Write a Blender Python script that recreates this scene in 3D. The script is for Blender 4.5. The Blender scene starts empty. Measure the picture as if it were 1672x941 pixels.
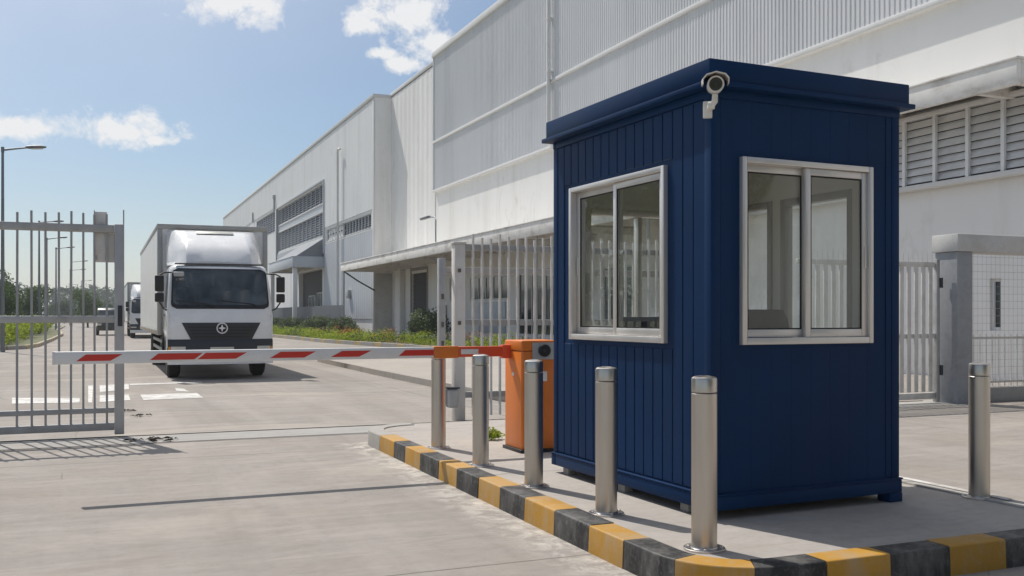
import bpy, bmesh, math, random
from mathutils import Vector, Matrix
import numpy as np

random.seed(7)
SC = bpy.context.scene
COL = SC.collection
R = math.radians

# ---------------------------------------------------------------- mesh helpers
class MB:
    def __init__(self):
        self.bm = bmesh.new()

    def box(self, x0, x1, y0, y1, z0, z1, bev=0.0, mi=0, seg=2):
        bm = self.bm
        x0, x1 = min(x0, x1), max(x0, x1); y0, y1 = min(y0, y1), max(y0, y1); z0, z1 = min(z0, z1), max(z0, z1)
        v = [bm.verts.new(p) for p in ((x0,y0,z0),(x1,y0,z0),(x1,y1,z0),(x0,y1,z0),(x0,y0,z1),(x1,y0,z1),(x1,y1,z1),(x0,y1,z1))]
        fs = [bm.faces.new([v[i] for i in q]) for q in ((3,2,1,0),(4,5,6,7),(0,1,5,4),(1,2,6,5),(2,3,7,6),(3,0,4,7))]
        for f in fs: f.material_index = mi
        if bev > 0:
            es = list({e for f in fs for e in f.edges})
            r = bmesh.ops.bevel(bm, geom=es, offset=bev, segments=seg, profile=0.5, affect='EDGES', clamp_overlap=True)
            for f in r['faces']: f.material_index = mi
        return self

    def hexa(self, pts, mi=0, bev=0.0):
        bm = self.bm
        v = [bm.verts.new(p) for p in pts]
        fs = [bm.faces.new([v[i] for i in q]) for q in ((3,2,1,0),(4,5,6,7),(0,1,5,4),(1,2,6,5),(2,3,7,6),(3,0,4,7))]
        for f in fs: f.material_index = mi
        if bev > 0:
            es = list({e for f in fs for e in f.edges})
            r = bmesh.ops.bevel(bm, geom=es, offset=bev, segments=2, profile=0.5, affect='EDGES', clamp_overlap=True)
            for f in r['faces']: f.material_index = mi
        return self

    def prism(self, pts, a, b, axis='z', mi=0, bev=0.0):
        """polygon pts (2D) extruded from a to b along axis; 2D coords are the two other axes in order"""
        bm = self.bm
        def P(p, t):
            if axis == 'z': return (p[0], p[1], t)
            if axis == 'y': return (p[0], t, p[1])
            return (t, p[0], p[1])
        lo = [bm.verts.new(P(p, a)) for p in pts]; hi = [bm.verts.new(P(p, b)) for p in pts]
        n = len(pts); fs = []
        fs.append(bm.faces.new(lo[::-1])); fs.append(bm.faces.new(hi))
        for i in range(n):
            j = (i + 1) % n
            fs.append(bm.faces.new((lo[i], lo[j], hi[j], hi[i])))
        for f in fs: f.material_index = mi
        if bev > 0:
            es = list({e for f in fs for e in f.edges})
            r = bmesh.ops.bevel(bm, geom=es, offset=bev, segments=2, profile=0.5, affect='EDGES', clamp_overlap=True)
            for f in r['faces']: f.material_index = mi
        bmesh.ops.recalc_face_normals(bm, faces=[f for f in bm.faces if f.is_valid])
        return self

    def tube(self, path, r, n=12, mi=0, cap=True):
        bm = self.bm
        path = [Vector(p) for p in path]
        rr = r if isinstance(r, (list, tuple)) else [r] * len(path)
        rings = []
        up = None
        for i, p in enumerate(path):
            d = (path[min(i + 1, len(path) - 1)] - path[max(i - 1, 0)]).normalized()
            if up is None or abs(up.dot(d)) > 0.98:
                up = Vector((0, 0, 1)) if abs(d.z) < 0.9 else Vector((0, 1, 0))
            a = d.cross(up).normalized(); b = a.cross(d).normalized(); up = b
            rings.append([bm.verts.new(p + (a * math.cos(2*math.pi*k/n) + b * math.sin(2*math.pi*k/n)) * rr[i]) for k in range(n)])
        for i in range(len(rings) - 1):
            for k in range(n):
                f = bm.faces.new((rings[i][k], rings[i][(k+1) % n], rings[i+1][(k+1) % n], rings[i+1][k])); f.material_index = mi
        if cap:
            f = bm.faces.new(rings[0][::-1]); f.material_index = mi
            f = bm.faces.new(rings[-1]); f.material_index = mi
        return self

    def lathe(self, prof, c=(0, 0, 0), n=32, axis='z', mi=0, cap=True):
        bm = self.bm; rings = []
        for (r, z) in prof:
            ring = []
            for k in range(n):
                a = 2 * math.pi * k / n
                p = (r*math.cos(a), r*math.sin(a), z) if axis == 'z' else ((z, r*math.cos(a), r*math.sin(a)) if axis == 'x' else (r*math.cos(a), z, r*math.sin(a)))
                ring.append(bm.verts.new((p[0]+c[0], p[1]+c[1], p[2]+c[2])))
            rings.append(ring)
        for i in range(len(rings) - 1):
            for k in range(n):
                f = bm.faces.new((rings[i][k], rings[i][(k+1) % n], rings[i+1][(k+1) % n], rings[i+1][k])); f.material_index = mi
        for ring in ((rings[0], rings[-1]) if cap else ()):
            try:
                f = bm.faces.new(ring); f.material_index = mi
            except ValueError: pass
        bmesh.ops.recalc_face_normals(bm, faces=list(bm.faces))
        return self

    def grid(self, rows, mi=0, closed=False):
        """rows: list of rows of points -> quad grid"""
        bm = self.bm
        V = [[bm.verts.new(p) for p in r] for r in rows]
        for i in range(len(V) - 1):
            m = len(V[i])
            for k in range(m if closed else m - 1):
                f = bm.faces.new((V[i][k], V[i][(k+1) % m], V[i+1][(k+1) % m], V[i+1][k])); f.material_index = mi
        return V

    def slab(self, rows, d, mi=0):
        """a quad grid thickened by vector d (closed shell)"""
        d = Vector(d); bm = self.bm
        V = self.grid(rows, mi)
        W = self.grid([[Vector(p) + d for p in r] for r in rows], mi)
        nr, nc = len(V), len(V[0])
        def q(a, b, c, e):
            f = bm.faces.new((a, b, c, e)); f.material_index = mi
        for k in range(nc - 1):
            q(V[0][k], V[0][k+1], W[0][k+1], W[0][k]); q(V[-1][k], V[-1][k+1], W[-1][k+1], W[-1][k])
        for i in range(nr - 1):
            q(V[i][0], V[i+1][0], W[i+1][0], W[i][0]); q(V[i][-1], V[i+1][-1], W[i+1][-1], W[i][-1])
        bmesh.ops.recalc_face_normals(bm, faces=list(bm.faces))
        return self

    def xf(self, M):
        bmesh.ops.transform(self.bm, matrix=M, verts=self.bm.verts); return self

    def build(self, name, mats, parent=None, smooth=True, ang=35):
        me = bpy.data.meshes.new(name)
        self.bm.to_mesh(me); self.bm.free()
        for m in (mats if isinstance(mats, (list, tuple)) else [mats]): me.materials.append(m)
        o = bpy.data.objects.new(name, me); COL.objects.link(o)
        if parent: o.parent = parent
        if smooth:
            me.shade_smooth(); me.set_sharp_from_angle(angle=R(ang))
        return o

def thing(name, label, cat, loc=(0, 0, 0), rz=0.0, group=None):
    o = bpy.data.objects.new(name, None); COL.objects.link(o)
    o.empty_display_size = 0.2
    o.location = loc; o.rotation_euler = (0, 0, rz)
    o['label'] = label; o['category'] = cat
    if group: o['group'] = group
    return o

def tag(o, label, cat, group=None, kind=None):
    o['label'] = label; o['category'] = cat
    if group: o['group'] = group
    if kind: o['kind'] = kind
    return o

def struct(o):
    o['kind'] = 'structure'; return o

def copy_tree(o, parent=None):
    c = o.copy(); COL.objects.link(c)
    if parent is not None: c.parent = parent
    for ch in list(o.children): copy_tree(ch, c)
    return c

# ---------------------------------------------------------------- materials
def rgb(*c): return (c[0], c[1], c[2], 1.0)

class NT:
    def __init__(self, m):
        self.t = m.node_tree; self.n = self.t.nodes; self.l = self.t.links
    def add(self, typ, **kw):
        nd = self.n.new(typ)
        for k, v in kw.items():
            if k == 'inp':
                for a, b in v.items(): nd.inputs[a].default_value = b
            else: setattr(nd, k, v)
        return nd
    def link(self, a, b): self.l.new(a, b)
    def math(self, op, a, b=None, clamp=False):
        nd = self.add('ShaderNodeMath', operation=op, use_clamp=clamp)
        for i, v in enumerate((a, b)):
            if v is None: continue
            if hasattr(v, 'is_linked'): self.link(v, nd.inputs[i])
            else: nd.inputs[i].default_value = v
        return nd.outputs[0]
    def mix(self, fac, a, b, blend='MIX'):
        nd = self.add('ShaderNodeMix', data_type='RGBA', blend_type=blend)
        for s, v in ((0, fac), (6, a), (7, b)):
            if hasattr(v, 'is_linked'): self.link(v, nd.inputs[s])
            else: nd.inputs[s].default_value = v
        return nd.outputs[2]
    def ramp(self, v, a, b, lo=0.0, hi=1.0):
        nd = self.add('ShaderNodeMapRange', clamp=True, inp={1: a, 2: b, 3: lo, 4: hi})
        self.link(v, nd.inputs[0]); return nd.outputs[0]
    def coords(self, scale=(1, 1, 1), kind='Object'):
        tc = self.add('ShaderNodeTexCoord'); mp = self.add('ShaderNodeMapping')
        mp.inputs['Scale'].default_value = scale
        self.link(tc.outputs[kind], mp.inputs[0]); return mp.outputs[0]
    def noise(self, scale, detail=4, vec=None, rough=0.55, dist=0.0):
        nd = self.add('ShaderNodeTexNoise', inp={'Scale': scale, 'Detail': detail, 'Roughness': rough, 'Distortion': dist})
        if vec is not None: self.link(vec, nd.inputs['Vector'])
        return nd.outputs['Fac']

def new_mat(name):
    m = bpy.data.materials.new(name); m.use_nodes = True
    t = NT(m); b = t.n['Principled BSDF']
    return m, t, b

def mat(name, col, rough=0.5, metal=0.0, var=0.12, vscale=3.0, stretch=(1, 1, 1), dirt=None, dirt_amt=0.0, dirt_scale=1.2, grime=0.0,
        dstretch=(1, 1, 1), bump=0.0, bscale=60.0, rvar=0.1, spec=0.5, coat=0.0):
    m, t, b = new_mat(name)
    v = t.coords(stretch)
    n1 = t.noise(vscale, 5, v)
    dark = rgb(*[c * (1 - var) for c in col]); lite = rgb(*[min(1, c * (1 + var)) for c in col])
    c = t.mix(t.ramp(n1, 0.3, 0.7), dark, lite)
    if dirt is not None and dirt_amt > 0:
        vd = t.coords(dstretch)
        n2 = t.noise(dirt_scale, 6, vd, 0.65)
        f = t.math('MULTIPLY', t.ramp(n2, 0.5, 0.75), dirt_amt)
        c = t.mix(f, c, rgb(*dirt))
        if grime:
            g1 = t.noise(1.1, 9, t.coords((1, 1, 0.5)), 0.75, 0.6); g2 = t.noise(0.25, 3, t.coords(), 0.5)
            g = t.math('MULTIPLY', t.ramp(g1, 0.55, 0.72), t.ramp(g2, 0.42, 0.6))
            c = t.mix(t.math('MULTIPLY', g, grime), c, rgb(*[x*0.6 for x in dirt]))
    t.link(c, b.inputs['Base Color'])
    b.inputs['Metallic'].default_value = metal
    b.inputs['Specular IOR Level'].default_value = spec
    if coat: b.inputs['Coat Weight'].default_value = coat; b.inputs['Coat Roughness'].default_value = 0.08
    t.link(t.ramp(n1, 0.25, 0.75, max(0.02, rough - rvar), min(1, rough + rvar)), b.inputs['Roughness'])
    if bump > 0:
        bp = t.add('ShaderNodeBump', inp={'Strength': bump, 'Distance': 0.01})
        t.link(t.noise(bscale, 3, v), bp.inputs['Height']); t.link(bp.outputs[0], b.inputs['Normal'])
    return m

def concrete(name, col, joints=None, streak=0.0, stains=0.35, slabs=False):
    m, t, b = new_mat(name)
    v = t.coords()
    big = t.noise(0.35, 5, v, 0.6); mid = t.noise(2.2, 6, v, 0.65, 0.3); fine = t.noise(45, 3, v); grit = t.noise(260, 2, v)
    c = t.mix(t.ramp(big, 0.3, 0.7), rgb(*[x*0.86 for x in col]), rgb(*[min(1, x*1.1) for x in col]))
    warm = rgb(col[0]*1.05, col[1]*0.95, col[2]*0.84)
    c = t.mix(t.math('MULTIPLY', t.ramp(t.noise(0.8, 4, v), 0.5, 0.75), 0.45), c, warm)
    c = t.mix(t.math('MULTIPLY', t.ramp(mid, 0.52, 0.74), stains), c, rgb(*[x*0.72 for x in col]))
    if streak:
        vs = t.coords((0.22, 2.2, 1)); s = t.noise(1.6, 7, vs, 0.68, 0.4)
        c = t.mix(t.math('MULTIPLY', t.ramp(s, 0.5, 0.72), streak), c, rgb(*[min(1, x*1.24) for x in col]))
        vs2 = t.coords((0.12, 1.4, 1)); s2 = t.noise(2.4, 6, vs2, 0.7, 0.2)
        c = t.mix(t.math('MULTIPLY', t.ramp(s2, 0.54, 0.72), streak * 0.8), c, rgb(*[x*0.74 for x in col]))
    c = t.mix(t.math('MULTIPLY', t.ramp(fine, 0.3, 0.7), 0.16), c, rgb(*[x*0.7 for x in col]))
    c = t.mix(t.math('MULTIPLY', t.ramp(grit, 0.55, 0.75), 0.2), c, rgb(*[x*0.55 for x in col]))
    # trowel and tyre texture at several sizes
    n12 = t.noise(11, 8, v, 0.72, 0.2); n4 = t.noise(4.5, 8, t.coords((0.5, 1.6, 1)), 0.7, 0.5)
    c = t.mix(t.math('MULTIPLY', t.ramp(n12, 0.52, 0.68), 0.38), c, rgb(*[x*0.66 for x in col]))
    c = t.mix(t.math('MULTIPLY', t.ramp(n12, 0.48, 0.30), 0.26), c, rgb(*[min(1, x*1.22) for x in col]))
    c = t.mix(t.math('MULTIPLY', t.ramp(n4, 0.52, 0.66), 0.42), c, rgb(col[0]*0.70, col[1]*0.68, col[2]*0.63))
    sp = t.add('ShaderNodeTexVoronoi', inp={'Scale': 9.0}); t.link(v, sp.inputs['Vector'])
    spot = t.math('MULTIPLY', t.ramp(sp.outputs['Distance'], 0.05, 0.10, 1.0, 0.0), t.ramp(t.noise(1.7, 3, v), 0.56, 0.64))
    c = t.mix(t.math('MULTIPLY', spot, 0.6), c, rgb(col[0]*0.42, col[1]*0.40, col[2]*0.38))
    if slabs:
        sp_ = t.add('ShaderNodeSeparateXYZ'); t.link(v, sp_.inputs[0])
        iy = t.math('FLOOR', t.math('DIVIDE', t.math('SUBTRACT', sp_.outputs[1], 5.1), 2.51*2)); ix = t.math('FLOOR', t.math('DIVIDE', t.math('SUBTRACT', sp_.outputs[0], -4.0), 9.2))
        cb_ = t.add('ShaderNodeCombineXYZ'); t.link(ix, cb_.inputs[0]); t.link(iy, cb_.inputs[1])
        wn = t.add('ShaderNodeTexWhiteNoise'); t.link(cb_.outputs[0], wn.inputs[0])
        c = t.mix(t.ramp(wn.outputs['Value'], 0, 1, 0.0, 0.22), c, rgb(*[x*0.62 for x in col]))
        # tyre-polished and stained tracks running with the traffic
        tr = t.noise(1.1, 6, t.coords((1.3, 0.10, 1)), 0.6, 0.3)
        c = t.mix(t.math('MULTIPLY', t.ramp(tr, 0.52, 0.66), 0.46), c, rgb(col[0]*0.66, col[1]*0.65, col[2]*0.64))
        c = t.mix(t.math('MULTIPLY', t.ramp(tr, 0.46, 0.32), 0.30), c, rgb(*[min(1, x*1.28) for x in col]))
        # pale scoured patches
        pp_ = t.noise(0.55, 8, t.coords((0.55, 1.2, 1)), 0.66, 0.8)
        c = t.mix(t.math('MULTIPLY', t.ramp(pp_, 0.54, 0.64), 0.6), c, rgb(col[0]*1.30, col[1]*1.28, col[2]*1.22))
        # mortar dust and grit collected against the island kerb
        dk_ = t.ramp(t.math('ABSOLUTE', t.math('SUBTRACT', sp_.outputs[0], 2.58)), 0.02, 0.34, 1.0, 0.0)
        dk_ = t.math('MULTIPLY', dk_, t.ramp(t.noise(6.0, 8, v, 0.75, 0.5), 0.44, 0.62))
        dk_ = t.math('MULTIPLY', dk_, t.math('LESS_THAN', sp_.outputs[1], 10.6))
        c = t.mix(t.math('MULTIPLY', dk_, 0.75), c, rgb(0.60, 0.56, 0.50))
    hgt = fine
    if joints:
        sx, sy, ox, oy, w = joints
        sep = t.add('ShaderNodeSeparateXYZ'); t.link(v, sep.inputs[0])
        wob = t.math('MULTIPLY', t.math('SUBTRACT', t.noise(3.0, 3, v), 0.5), 0.02)
        lines = None
        for ax, s, o in ((0, sx, ox), (1, sy, oy)):
            if not s: continue
            q = t.math('ADD', t.math('SUBTRACT', sep.outputs[ax], o), wob)
            q = t.math('PINGPONG', q, s / 2)
            q = t.ramp(q, w * 0.4, w, 1.0, 0.0)
            lines = q if lines is None else t.math('MAXIMUM', lines, q)
        # hairline cracks along cell borders
        vo = t.add('ShaderNodeTexVoronoi', feature='DISTANCE_TO_EDGE', inp={'Scale': 0.23})
        dn = t.add('ShaderNodeTexNoise', inp={'Scale': 1.1, 'Detail': 5.0})
        t.link(v, dn.inputs['Vector'])
        mv = t.add('ShaderNodeMix', data_type='VECTOR', inp={0: 0.12}); t.link(v, mv.inputs[4]); t.link(dn.outputs['Color'], mv.inputs[5])
        t.link(mv.outputs[1], vo.inputs['Vector'])
        ck = t.math('MULTIPLY', t.ramp(vo.outputs['Distance'], 0.0004, 0.0016, 1.0, 0.0), t.ramp(t.noise(0.5, 3, v), 0.5, 0.6))
        lines = t.math('MAXIMUM', lines, t.math('MULTIPLY', ck, 0.65))
        c = t.mix(t.math('MULTIPLY', lines, t.ramp(t.noise(1.3, 3, v), 0.3, 0.6, 0.35, 0.85)), c, rgb(col[0]*0.3, col[1]*0.29, col[2]*0.28))
        hgt = t.math('SUBTRACT', t.math('ADD', t.math('MULTIPLY', fine, 0.3), t.math('MULTIPLY', grit, 0.25)), lines)
    t.link(c, b.inputs['Base Color'])
    b.inputs['Roughness'].default_value = 0.88
    b.inputs['Specular IOR Level'].default_value = 0.25
    bp = t.add('ShaderNodeBump', inp={'Strength': 0.35, 'Distance': 0.008})
    t.link(hgt, bp.inputs['Height']); t.link(bp.outputs[0], b.inputs['Normal'])
    return m

def leaf_mat(name, c1, c2, trans=0.25):
    m, t, b = new_mat(name)
    geo = t.add('ShaderNodeNewGeometry')
    c = t.mix(geo.outputs['Random Per Island'], rgb(*c1), rgb(*c2))
    v = t.coords()
    c = t.mix(t.ramp(t.noise(1.1, 3, v), 0.35, 0.65, 0.0, 0.5), c, rgb(*[x*0.55 for x in c1]))
    t.link(c, b.inputs['Base Color']); b.inputs['Roughness'].default_value = 0.6
    b.inputs['Specular IOR Level'].default_value = 0.3
    tr = t.add('ShaderNodeBsdfTranslucent'); t.link(c, tr.inputs[0])
    mx = t.add('ShaderNodeMixShader', inp={0: trans}); t.link(b.outputs[0], mx.inputs[1]); t.link(tr.outputs[0], mx.inputs[2])
    t.link(mx.outputs[0], t.n['Material Output'].inputs[0])
    return m

def glass_mat(name, tint, refl=1.0):
    m, t, b = new_mat(name)
    t.n.remove(b)
    fr = t.add('ShaderNodeFresnel', inp={'IOR': 1.55})
    k = t.math('MULTIPLY', fr.outputs[0], refl, True)
    ge = t.add('ShaderNodeNewGeometry')
    k = t.math('MULTIPLY', k, t.math('SUBTRACT', 1.0, ge.outputs['Backfacing']))
    tr = t.add('ShaderNodeBsdfTransparent', inp={0: rgb(*tint)})
    gl = t.add('ShaderNodeBsdfGlossy', inp={'Roughness': 0.01, 0: rgb(0.95, 0.97, 0.96)})
    mx = t.add('ShaderNodeMixShader'); t.link(k, mx.inputs[0]); t.link(tr.outputs[0], mx.inputs[1]); t.link(gl.outputs[0], mx.inputs[2])
    t.link(mx.outputs[0], t.n['Material Output'].inputs[0])
    return m

def worn_paint(name, paint, under, amt=0.35, rough=0.6, scale=6.0):
    m, t, b = new_mat(name)
    v = t.coords(); vz = t.coords((1, 1, 0.35))
    n = t.noise(scale, 8, vz, 0.72); n2 = t.noise(1.4, 4, v); n3 = t.noise(30, 4, v, 0.7)
    c = t.mix(t.ramp(n2, 0.3, 0.7), rgb(*[x*0.82 for x in paint]), rgb(*[min(1, x*1.12) for x in paint]))
    f = t.math('MULTIPLY', t.ramp(n, 0.44, 0.66), amt)
    c = t.mix(f, c, rgb(*under))
    c = t.mix(t.math('MULTIPLY', t.ramp(n3, 0.55, 0.72), 0.5 * amt + 0.12), c, rgb(*[0.5*(x+y) for x, y in zip(under, (0.3, 0.29, 0.27))]))
    t.link(c, b.inputs['Base Color']); b.inputs['Roughness'].default_value = rough
    bp = t.add('ShaderNodeBump', inp={'Strength': 0.3, 'Distance': 0.006}); t.link(n3, bp.inputs['Height']); t.link(bp.outputs[0], b.inputs['Normal'])
    return m

def brushed(name, col, rough=0.3, stretch=(1, 1, 0.02), var=0.1):
    m, t, b = new_mat(name)
    v = t.coords(stretch); n = t.noise(90, 3, v); n2 = t.noise(5, 4, t.coords((1, 1, 0.3)))
    c = t.mix(n, rgb(*[x*(1-var) for x in col]), rgb(*[min(1, x*(1+var)) for x in col]))
    c = t.mix(t.math('MULTIPLY', t.ramp(n2, 0.5, 0.75), 0.25), c, rgb(col[0]*0.6, col[1]*0.56, col[2]*0.5))
    t.link(c, b.inputs['Base Color']); b.inputs['Metallic'].default_value = 1.0
    t.link(t.ramp(n2, 0.3, 0.7, rough - 0.06, rough + 0.08), b.inputs['Roughness'])
    b.inputs['Anisotropic'].default_value = 0.5
    bp = t.add('ShaderNodeBump', inp={'Strength': 0.015, 'Distance': 0.001}); t.link(n, bp.inputs['Height']); t.link(bp.outputs[0], b.inputs['Normal'])
    return m

M = {}
M['road'] = concrete('road_concrete', (0.325, 0.298, 0.273), joints=(9.2, 5.02, -4.0, 5.1, 0.012), streak=0.75, stains=0.5, slabs=True)
M['island'] = concrete('island_concrete', (0.41, 0.38, 0.35), joints=(0, 3.1, 0, 7.15, 0.012), streak=0.2, stains=0.35)
M['pave'] = concrete('pavement_concrete', (0.40, 0.37, 0.335), joints=(3.0, 3.0, 6.0, 15, 0.012), streak=0.3)
M['kerb_raw'] = concrete('kerb_concrete', (0.40, 0.385, 0.36), stains=0.4)
M['kerb_yellow'] = worn_paint('kerb_yellow_paint', (0.44, 0.225, 0.020), (0.38, 0.31, 0.22), 0.55, 0.65)
M['kerb_black'] = worn_paint('kerb_black_paint', (0.017, 0.0165, 0.017), (0.30, 0.29, 0.27), 0.36, 0.6)
M['marking'] = worn_paint('white_road_paint', (0.66, 0.645, 0.62), (0.33, 0.305, 0.28), 0.95, 0.7, 5)
M['yellow_line'] = worn_paint('yellow_road_paint', (0.55, 0.36, 0.07), (0.42, 0.40, 0.37), 0.8, 0.7, 5)
M['ground'] = mat('dry_grass_ground', (0.12, 0.13, 0.06), 0.95, var=0.3, vscale=0.4, dirt=(0.2, 0.17, 0.12), dirt_amt=0.8, dirt_scale=0.3)
M['soil'] = mat('garden_soil', (0.10, 0.075, 0.05), 0.95, var=0.3, vscale=2, bump=0.5, bscale=20)
M['patch'] = concrete('track_concrete', (0.37, 0.36, 0.345), streak=0.3, stains=0.4)
M['rail'] = mat('rusted_rail', (0.16, 0.13, 0.11), 0.6, 0.6, var=0.3)
M['navy'] = mat('navy_paint', (0.0044, 0.0285, 0.090), 0.5, var=0.12, vscale=1.3, rvar=0.06, spec=0.12, dirt=(0.016, 0.036, 0.085), dirt_amt=0.3, dirt_scale=2.0, dstretch=(1, 1, 0.25))
M['alu'] = mat('white_aluminium', (0.68, 0.655, 0.625), 0.36, 0.55, var=0.05, vscale=6, stretch=(1, 1, 0.15), spec=0.5, rvar=0.06)
M['glass'] = glass_mat('booth_glass', (0.955, 0.97, 0.96), 1.9)
M['rubber'] = mat('black_rubber', (0.018, 0.018, 0.019), 0.75, var=0.2)
M['cream'] = mat('cream_interior', (0.50, 0.495, 0.46), 0.6, var=0.05)
M['wood'] = mat('desk_laminate', (0.30, 0.24, 0.18), 0.45, var=0.1, stretch=(1, 8, 8))
M['darkfab'] = mat('dark_upholstery', (0.025, 0.026, 0.03), 0.7, var=0.2)
M['steel'] = brushed('brushed_stainless', (0.54, 0.505, 0.46), 0.36)
M['steel_flange'] = brushed('stainless_flange', (0.58, 0.55, 0.52), 0.33, (1, 1, 1))
M['orange'] = mat('orange_paint', (0.72, 0.19, 0.022), 0.42, var=0.06, vscale=2.5, dirt=(0.30, 0.11, 0.03), dirt_amt=0.35, dirt_scale=3, dstretch=(1, 1, 0.3))
M['orange_red'] = mat('orange_red_paint', (0.74, 0.095, 0.03), 0.42, var=0.05)
M['red'] = mat('red_reflective', (0.60, 0.035, 0.02), 0.4, var=0.06)
M['white_paint'] = mat('white_arm_paint', (0.78, 0.78, 0.77), 0.4, var=0.03, dirt=(0.5, 0.48, 0.45), dirt_amt=0.3, dirt_scale=4)
M['plate_grey'] = mat('grey_plate', (0.42, 0.43, 0.43), 0.45, 0.3, var=0.06)
M['black'] = mat('black_plastic', (0.012, 0.012, 0.013), 0.45, var=0.15)
M['label'] = mat('pale_label', (0.72, 0.70, 0.68), 0.5, var=0.08, vscale=20)
M['galv'] = mat('galvanised_steel', (0.44, 0.44, 0.435), 0.5, 0.45, var=0.12, vscale=5, dirt=(0.28, 0.23, 0.19), dirt_amt=0.45, dirt_scale=3, dstretch=(1, 1, 0.4))
M['gate_grey'] = mat('grey_gate_paint', (0.36, 0.36, 0.36), 0.5, 0.25, var=0.1, vscale=5, dirt=(0.22, 0.19, 0.17), dirt_amt=0.4, dirt_scale=4)
M['gate_rail'] = mat('grey_rail_paint', (0.36, 0.355, 0.35), 0.5, 0.2, var=0.1, dirt=(0.25, 0.2, 0.16), dirt_amt=0.4)
M['bronze'] = mat('brown_grey_frame', (0.24, 0.235, 0.22), 0.45, 0.2, var=0.1)
M['gate_pale'] = mat('pale_gate_paint', (0.62, 0.605, 0.58), 0.55, 0.1, var=0.08, vscale=5, dirt=(0.34, 0.28, 0.22), dirt_amt=0.5, dirt_scale=4)
M['white_post'] = mat('whitewashed_concrete', (0.66, 0.635, 0.60), 0.8, var=0.06, dirt=(0.36, 0.31, 0.26), dirt_amt=0.6, dirt_scale=2.5, dstretch=(1, 1, 0.4), bump=0.2)
M['sign_grey'] = mat('weathered_sign', (0.74, 0.71, 0.66), 0.6, 0.0, var=0.08, dirt=(0.42, 0.28, 0.15), dirt_amt=0.4, dirt_scale=5)
M['camera_white'] = mat('off_white_casing', (0.72, 0.70, 0.66), 0.4, var=0.04, dirt=(0.45, 0.34, 0.2), dirt_amt=0.35, dirt_scale=25)
M['lens'] = mat('dark_lens', (0.008, 0.008, 0.01), 0.08, spec=0.8)
M['pillar'] = concrete('bluegrey_render', (0.33, 0.345, 0.37), stains=0.3)
M['lintel'] = concrete('pale_render', (0.56, 0.56, 0.55), stains=0.25)
M['wire'] = mat('wire_mesh', (0.38, 0.38, 0.38), 0.5, 0.5)

# factory
M['fwhite'] = mat('factory_white', (0.83, 0.82, 0.80), 0.7, var=0.035, vscale=0.25, dirt=(0.52, 0.48, 0.42), dirt_amt=0.36, dirt_scale=0.9, dstretch=(1, 1, 0.13), grime=0.5)
M['fgrey'] = mat('factory_grey_cladding', (0.66, 0.67, 0.685), 0.55, 0.0, var=0.05, vscale=0.2, dirt=(0.36, 0.37, 0.38), dirt_amt=0.3, dirt_scale=0.7, dstretch=(1, 1, 0.08))
M['fpale'] = mat('factory_pale_cladding', (0.78, 0.785, 0.785), 0.55, 0.0, var=0.04, vscale=0.25, dirt=(0.48, 0.46, 0.43), dirt_amt=0.4, dirt_scale=0.7, dstretch=(1, 1, 0.1), grime=0.35)
M['ftrim'] = mat('white_flashing', (0.68, 0.675, 0.665), 0.5, var=0.03, dirt=(0.5, 0.46, 0.4), dirt_amt=0.3, dirt_scale=1.5)
M['fblue'] = mat('bluegrey_panel', (0.52, 0.55, 0.59), 0.5, 0.0, var=0.06, vscale=0.5)
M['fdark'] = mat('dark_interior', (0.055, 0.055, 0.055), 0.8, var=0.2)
M['louver'] = mat('grey_louver', (0.42, 0.45, 0.49), 0.5, 0.25, var=0.08)
M['louver_w'] = mat('pale_louver', (0.80, 0.80, 0.80), 0.5, 0.25, var=0.08, dirt=(0.36, 0.36, 0.36), dirt_amt=0.3)
M['fglass'] = mat('dark_window_glass', (0.035, 0.05, 0.055), 0.08, var=0.3, vscale=0.8, spec=0.8, rvar=0.03)
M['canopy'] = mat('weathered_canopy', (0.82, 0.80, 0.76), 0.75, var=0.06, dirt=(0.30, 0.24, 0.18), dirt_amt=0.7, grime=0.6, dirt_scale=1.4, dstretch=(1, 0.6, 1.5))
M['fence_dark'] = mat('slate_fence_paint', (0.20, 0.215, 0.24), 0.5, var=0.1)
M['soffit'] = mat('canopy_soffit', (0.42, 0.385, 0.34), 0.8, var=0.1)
M['fconc'] = concrete('grey_column', (0.33, 0.325, 0.31), stains=0.6)
M['panelblue'] = mat('pale_blue_panel', (0.50, 0.55, 0.60), 0.5, var=0.05)

# truck
M['tw'] = mat('truck_white', (0.78, 0.785, 0.79), 0.25, var=0.02, spec=0.5, coat=0.6)
M['tbox'] = mat('box_aluminium', (0.88, 0.88, 0.87), 0.4, 0.0, var=0.04, dirt=(0.55, 0.54, 0.52), dirt_amt=0.25, dirt_scale=1.5, dstretch=(1, 1, 0.2))
M['tframe'] = mat('box_edge_profile', (0.42, 0.415, 0.39), 0.45, 0.35, var=0.08)
M['tdark'] = mat('dark_grey_plastic', (0.028, 0.032, 0.040), 0.5, var=0.1)
M['twind'] = mat('windscreen_glass', (0.052, 0.066, 0.074), 0.06, var=0.65, vscale=1.5, spec=0.7, rvar=0.02)  # painted mottling stands in for reflections and the unbuilt cab interior
M['tyre'] = mat('tyre_rubber', (0.016, 0.016, 0.016), 0.85, var=0.25)
M['rim'] = mat('steel_rim', (0.32, 0.32, 0.32), 0.45, 0.6)
M['chassis'] = mat('chassis_black', (0.02, 0.02, 0.02), 0.7, var=0.3)
M['lamp_glass'] = mat('headlamp_lens', (0.62, 0.60, 0.55), 0.12, spec=0.8)
M['amber'] = mat('amber_lens', (0.75, 0.28, 0.03), 0.2)
M['chrome'] = mat('chrome', (0.75, 0.76, 0.78), 0.35, 1.0)
M['plate'] = mat('licence_plate', (0.62, 0.6, 0.5), 0.5)
M['van_dark'] = mat('dark_van_paint', (0.02, 0.025, 0.028), 0.3, coat=0.5)

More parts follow.
